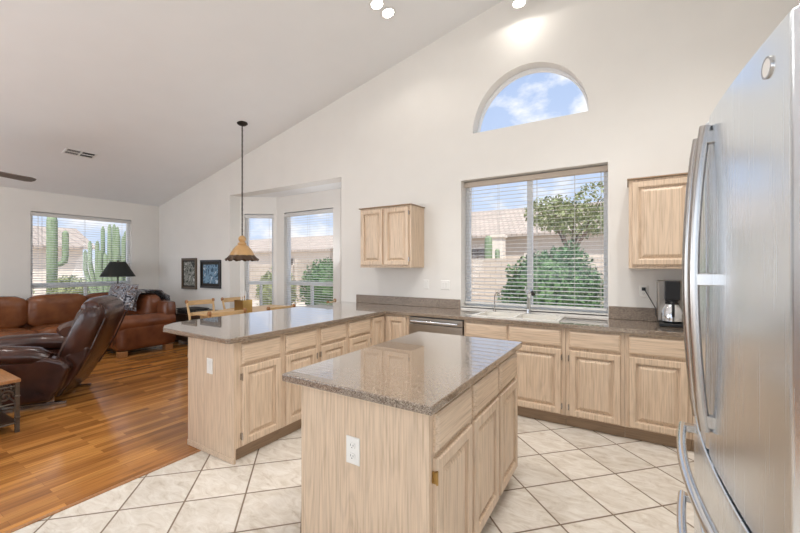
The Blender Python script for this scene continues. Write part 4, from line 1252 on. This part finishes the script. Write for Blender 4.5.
def dining_chair():
    """front at -y, back posts at +y"""
    o = thing('dining_chair', 'x', 'chair')
    m = MB(); m.soft(-.22, .22, -.21, .20, .425, .462, .015, .004); m.build('seat', M['pine'], o, smooth=True, angle=60)
    for s in (-1, 1):
        m = MB(); m.tube([(s * .20, -.19, .001), (s * .19, -.18, .43)], [.014, .019], 12); m.build('leg', M['pine'], o, smooth=True)
        m = MB(); m.tube([(s * .20, .23, .001), (s * .195, .185, .43), (s * .20, .20, .62), (s * .215, .245, .815)], [.014, .019, .018, .015], 12)
        m.build('leg', M['pine'], o, smooth=True)
        m = MB(); m.lathe([(.017, -.01), (.024, .01), (.024, .03), (.015, .045)], (s * .218, .252, .815), 12); m.build('finial', M['midwood'], o, smooth=True)
    m = MB()
    pts = [(-.20 + .4 * k / 8, .245 + .03 * math.sin(PI * k / 8)) for k in range(9)]
    m.prism(pts + [(x, y + .018) for x, y in pts[::-1]], [], lambda u, v: (u, v, .775), lambda u, v: (u, v, .845)); m.build('top_rail', M['pine'], o, bevel=.004)
    m = MB()
    pts = [(-.195 + .39 * k / 8, .21 + .025 * math.sin(PI * k / 8)) for k in range(9)]
    m.prism(pts + [(x, y + .014) for x, y in pts[::-1]], [], lambda u, v: (u, v, .62), lambda u, v: (u, v, .67)); m.build('back_slat', M['pine'], o, bevel=.003)
    for (z, s0) in ((.20, .19), (.30, .19)):
        m = MB(); m.tube([(-s0, -.185, z), (s0, -.185, z)], .010, 8)
        for s in (-1, 1): m.tube([(s * s0, -.185, z - .03), (s * s0, .21, z - .03)], .010, 8)
        m.build('stretcher', M['pine'], o, smooth=True)
    return o
ch0 = dining_chair()
ch0.scale = (1, 1, 1.05)
G = 'pale pine chairs around the dining table'
spots = [(-4.40, 2.78, -97, 'pale pine dining chair nearest the living room, its back toward peninsula'),
         (-4.27, 3.46, -90, 'pale pine dining chair in the middle, its back toward the peninsula'),
         (-4.22, 4.32, -62, 'pine dining chair turned at an angle before the centre bay window'),
         (-5.64, 3.42, 90, 'pale pine dining chair on far side of table beside dark chest'),
         (-5.64, 4.02, 90, 'pale pine dining chair on far side of table beside the angled bay window')]
for i, (x, y, a, lb) in enumerate(spots):
    c = ch0 if i == 0 else dup(ch0, (0, 0, 0), 0)
    c['label'] = lb; c['group'] = G
    c.location = (x, y, 0); c.rotation_euler = (0, 0, R(a))

# centrepiece: brass tin with three thin candles
o = thing('candle_holder', 'brass box candle holder with slim candles on dining table', 'candle holder', (-4.83, 3.45, tz))
m = MB(); m.prism([(-4.93, 3.37), (-4.73, 3.37), (-4.73, 3.53), (-4.93, 3.53)], [[(-4.92, 3.38), (-4.74, 3.38), (-4.74, 3.52), (-4.92, 3.52)]], lambda u, v: (u, v, tz + .001), lambda u, v: (u, v, tz + .185)); m.box(-4.925, -4.735, 3.375, 3.525, tz + .001, tz + .06); m.build('box', M['brass'], o, bevel=.003)
for x in (-4.88, -4.83, -4.78):
    m = MB(); m.tube([(x, 3.45, tz + .06), (x, 3.45, tz + .32)], .008, 10); m.build('candle', M['plate'], o, smooth=True)

# ================================================================== the yard and the neighbours
GZ = -.12
m = MB()
m.prism([(-60, -20), (40, -20), (40, 60), (-60, 60)], [[(LX - .25, BY - .15), (RX + .15, BY - .15), (RX + .15, W + .24), (-3.45, W + .24), (-4.0, 4.95), (-5.75, 4.95), (-6.35, W + .24), (LX - .25, W + .24)]], lambda u, v: (u, v, GZ), lambda u, v: (u, v, GZ - .2))
struct(m.build('ground', M['gravel']))

def leaf_blob(m, c, r, n, ls, seed=1, flat=(1, 1, 1)):
    rnd = random.Random(seed)
    for _ in range(n):
        u = rnd.uniform(-1, 1); a = rnd.uniform(0, 2 * PI); q = math.sqrt(1 - u * u)
        d = Vector((q * math.cos(a), q * math.sin(a), u))
        rr = rnd.uniform(.72, 1.0) * (1 + .22 * noise.noise(d * 2.3 + Vector((seed, 0, 0))))
        p = Vector(c) + Vector((d.x * r[0] * rr, d.y * r[1] * rr, d.z * r[2] * rr))
        t = Vector((rnd.uniform(-1, 1), rnd.uniform(-1, 1), rnd.uniform(-1, 1))).normalized()
        s = t.cross(Vector((rnd.uniform(-1, 1), rnd.uniform(-1, 1), rnd.uniform(-1, 1)))).normalized()
        l = ls * rnd.uniform(.6, 1.3)
        vs = [m.bm.verts.new(p + t * l), m.bm.verts.new(p + s * l * .45), m.bm.verts.new(p - t * l), m.bm.verts.new(p - s * l * .45)]
        m.bm.faces.new(vs)
def ico(m, c, r, sub=3):
    t = bmesh.new(); bmesh.ops.create_icosphere(t, subdivisions=sub, radius=1)
    mp = {}
    for v in t.verts:
        k = 1 + .2 * noise.noise(v.co * 2.3)
        mp[v] = m.bm.verts.new(Vector(c) + Vector((v.co.x * r[0] * k, v.co.y * r[1] * k, v.co.z * r[2] * k)))
    for f in t.faces: m.bm.faces.new([mp[v] for v in f.verts])
    t.free()
def bush(label, x, y, rx, ry, h, mat, n=2600, ls=.055, seed=1, name='bush', group=None):
    o = thing(name, label, 'shrub', (x, y, GZ), 0, group)
    c = (x, y, GZ + h * .52)
    m = MB(); leaf_blob(m, c, (rx, ry, h * .5), n, ls, seed); ico(m, c, (rx * .8, ry * .8, h * .4)); m.build('foliage', mat, o)
    m = MB()
    for k in range(5):
        a = k * 1.26; m.tube([(x, y, GZ + .01), (x + .4 * rx * math.cos(a), y + .4 * ry * math.sin(a), GZ + h * .4)], .025, 6)
    m.build('stems', M['bark'], o)
    return o
def tree(label, x, y, h, crown, mat, seed=2, n=3000, ls=.09, name='desert_tree'):
    o = thing(name, label, 'tree', (x, y, GZ))
    m = MB(); top = []
    rnd = random.Random(seed)
    m.tube([(x, y, GZ), (x + .1, y, GZ + h * .25), (x - .05, y, GZ + h * .42)], [.13, .10, .08], 10)
    for k in range(7):
        a = k * .9 + .4; rr = crown[0] * rnd.uniform(.45, .8)
        e = (x + rr * math.cos(a), y + rr * math.sin(a) * .8, GZ + h * rnd.uniform(.68, .9))
        m.tube([(x - .05, y, GZ + h * .40), (x + rr * .45 * math.cos(a), y + rr * .4 * math.sin(a), GZ + h * .58), e], [.06, .045, .02], 7); top.append(e)
    m.build('trunk', M['bark'], o)
    m = MB()
    for i, e in enumerate(top):
        leaf_blob(m, e, (crown[0] * .5, crown[0] * .5, crown[1] * .42), n // 7, ls, seed + i)
    m.build('foliage', mat, o)
    return o
def saguaro(label, x, y, h, r, arms, name='saguaro_cactus'):
    o = thing(name, label, 'cactus', (x, y, GZ))
    def col(pts, r):
        m = MB(); P_ = [Vector(p) for p in pts]
        n = 36; rings = []
        L_ = len(P_)
        for i, p in enumerate(P_):
            t = (P_[min(i + 1, L_ - 1)] - P_[max(i - 1, 0)]).normalized()
            a_ = t.cross(Vector((0, 1, 0))).normalized(); b_ = a_.cross(t)
            rad = r * (1 if i < L_ - 2 else (.85 if i == L_ - 2 else .35))
            rings.append([m.bm.verts.new(p + (rad * (1 + .07 * math.cos(12 * 2 * PI * k / n))) * (math.cos(2 * PI * k / n) * a_ + math.sin(2 * PI * k / n) * b_)) for k in range(n)])
        for A, B in zip(rings, rings[1:]):
            for k in range(n): m.bm.faces.new([A[k], A[(k + 1) % n], B[(k + 1) % n], B[k]])
        m.bm.faces.new(rings[0]); m.bm.faces.new(rings[-1][::-1]); return m
    col([(x, y, GZ - .0), (x, y, GZ + h * .5), (x, y, GZ + h * .93), (x, y, GZ + h * .98), (x, y, GZ + h)], r).build('stem', M['cactus'], o, smooth=True, angle=180)
    for (dx, dy, z0, z1) in arms:
        p = [(x, y, z0), (x + dx * .6, y + dy * .6, z0 + .02), (x + dx * .92, y + dy * .92, z0 + .12), (x + dx, y + dy, z0 + .35), (x + dx, y + dy, z1 - .12), (x + dx, y + dy, z1 - .05), (x + dx, y + dy, z1)]
        col(p, r * .62).build('arm', M['cactus'], o, smooth=True, angle=180)
    return o
def house(label, x, y, w, d, eave, ridge, rotz, mat, openings=(), columns=()):
    """local: front along x facing -y at y=0, gable roof ridge along x"""
    o = thing('neighbour_house', label, 'house')
    m = MB(); m.box(0, w, 0, d, GZ, eave); m.build('wall', mat, o)
    m = MB(); ov = .5
    for (ya, yb) in ((-ov, d / 2), (d + ov, d / 2)):
        za = eave - .05
        a, b = (ya, za), (yb, ridge)
        m.prism([a, b, (b[0], b[1] + .14), (a[0], a[1] + .14)], [], lambda u, v: (-ov, u, v), lambda u, v: (w + ov, u, v))
    m.build('roof', M['rooftile'], o)
    m = MB(); m.prism([(0, eave), (d, eave), (d / 2, ridge - .05)], [], lambda u, v: (.02, u, v), lambda u, v: (w - .02, u, v)); m.build('gable', mat, o)
    for (x0, x1, z0, z1, kind) in openings:
        f = MB(); f.prism([(x0, z0), (x1, z0), (x1, z1), (x0, z1)], [[(x0 + .08, z0 + .08), (x1 - .08, z0 + .08), (x1 - .08, z1 - .08), (x0 + .08, z1 - .08)]], fY(-.06), fY(-.001)); fo = f.build('window' if kind == 'w' else 'entry_opening', M['stucco2'], o)
        g = MB(); g.box(x0 + .08, x1 - .08, -.02, -.001, z0 + .08, z1 - .08); g.build('pane' if kind == 'w' else 'recess', M['shadeopen'], fo)
    for (xc, z1) in columns:
        m = MB(); m.box(xc - .3, xc + .3, -1.6, -1.0, GZ, z1); m.box(xc - .38, xc + .38, -1.68, -.92, z1, z1 + .15); m.build('column', M['stucco2'], o)
    o.location = (x, y, 0); o.rotation_euler = (0, 0, rotz)
    return o
# beyond the sink window
house('tan stucco house with tiled roof and square columns beyond the sink window', -17.5, 22.0, 17, 8, 3.2, 5.3, 0, M['stucco'],
      openings=[(9.0, 10.6, .4, 2.6, 'd'), (5.6, 7.4, 1.0, 2.3, 'w'), (12.4, 14.0, 1.0, 2.2, 'w')], columns=[(8.4, 3.05), (11.3, 3.05)])
m = MB(); m.box(-12.0, 8.0, 13.0, 13.2, GZ, 1.72); tag(m.build('block_wall', M['block']), 'tan concrete block yard wall behind the big round bush', 'garden wall')
bush('big round green bush outside the right half of the sink window', -1.32, 8.0, 1.02, .9, 1.85, M['bush'], 7000, .05, 3)
bush('small green shrub above block wall outside the sink window', -1.75, 14.0, .75, .6, 2.35, M['bush'], 1500, .07, 5)
tree('spreading desert tree above block wall in the sink window right half', -2.0, 16.9, 4.9, (2.0, 1.6), M['bush2'], 7, 3600, .09)
saguaro('slim saguaro cactus in front of the tan house beyond the sink window', -5.25, 16.0, 2.9, .16, [(.4, 0, 1.2, 2.2)])
# beyond the bay
house('pale stucco house with brown tiled roof beyond the bay windows', -37.0, 22.0, 17, 8, 2.7, 4.2, R(0), M['stucco2'],
      openings=[(11.2, 13.0, 1.0, 2.2, 'w'), (4.6, 6.2, 1.0, 2.2, 'w')])
m = MB(); m.box(-22.0, -12.3, 11.2, 11.4, GZ, 1.5); tag(m.build('block_wall', M['block']), 'tan concrete block yard wall seen through the bay windows', 'garden wall')
m = MB(); m.box(-12.2, -12.0, 11.2, 13.2, GZ, 1.72); tag(m.build('block_wall', M['block']), 'short return of tan block wall joining the two yard walls', 'garden wall')
bush('green shrub low outside the centre bay window', -7.75, 8.3, .75, .7, 1.75, M['bush'], 3000, .05, 11)
bush('grey green shrub low in the corner of the angled bay window', -9.4, 7.9, .65, .6, 1.45, M['bush2'], 2200, .05, 12)
saguaro('tall pale saguaro without arms outside the centre bay window', -10.4, 12.6, 3.9, .20, [])
# beyond the living room window
house('pink stucco house with low gable roof beyond the living room window', -27.6, -2.4, 11, 8, 2.45, 3.75, R(84), M['stucco2'],
      openings=[(1.4, 3.0, .9, 2.2, 'w'), (6.6, 8.2, .9, 2.2, 'w')])
saguaro('tall saguaro with raised arm left outside the living room window', -18.5, 5.05, 3.5, .155, [(.10, .36, 1.5, 2.8)])
o = thing('organ_pipe_cactus', 'clump of many upright cactus stems right outside the living room window', 'cactus', (-14.9, 5.53, GZ))
rnd = random.Random(8)
for k in range(26):
    a = rnd.uniform(0, 2 * PI); r0 = rnd.uniform(.05, .35); r1 = r0 + rnd.uniform(.1, .65); h = rnd.uniform(2.0, 3.15) * (1 - .12 * r1)
    ca, sa = math.cos(a), math.sin(a)
    m = MB()
    m.tube([(-14.9 + r0 * ca, 5.53 + r0 * sa, GZ), (-14.9 + (r0 + (r1 - r0) * .6) * ca, 5.53 + (r0 + (r1 - r0) * .6) * sa, GZ + h * .35), (-14.9 + r1 * ca, 5.53 + r1 * sa, GZ + h * .7), (-14.9 + r1 * ca, 5.53 + r1 * sa, GZ + h * .96), (-14.9 + r1 * ca, 5.53 + r1 * sa, GZ + h)], [.05, .06, .065, .055, .02], 9)
    m.build('stem', M['cactus'], o, smooth=True)
bush('low pale green shrub between the two cacti', -16.7, 5.05, .7, .6, 1.2, M['bush2'], 2200, .05, 21)
bush('low pale shrub left of the tall saguaro', -17.3, 3.6, .7, .6, 1.25, M['bush2'], 1600, .05, 22)
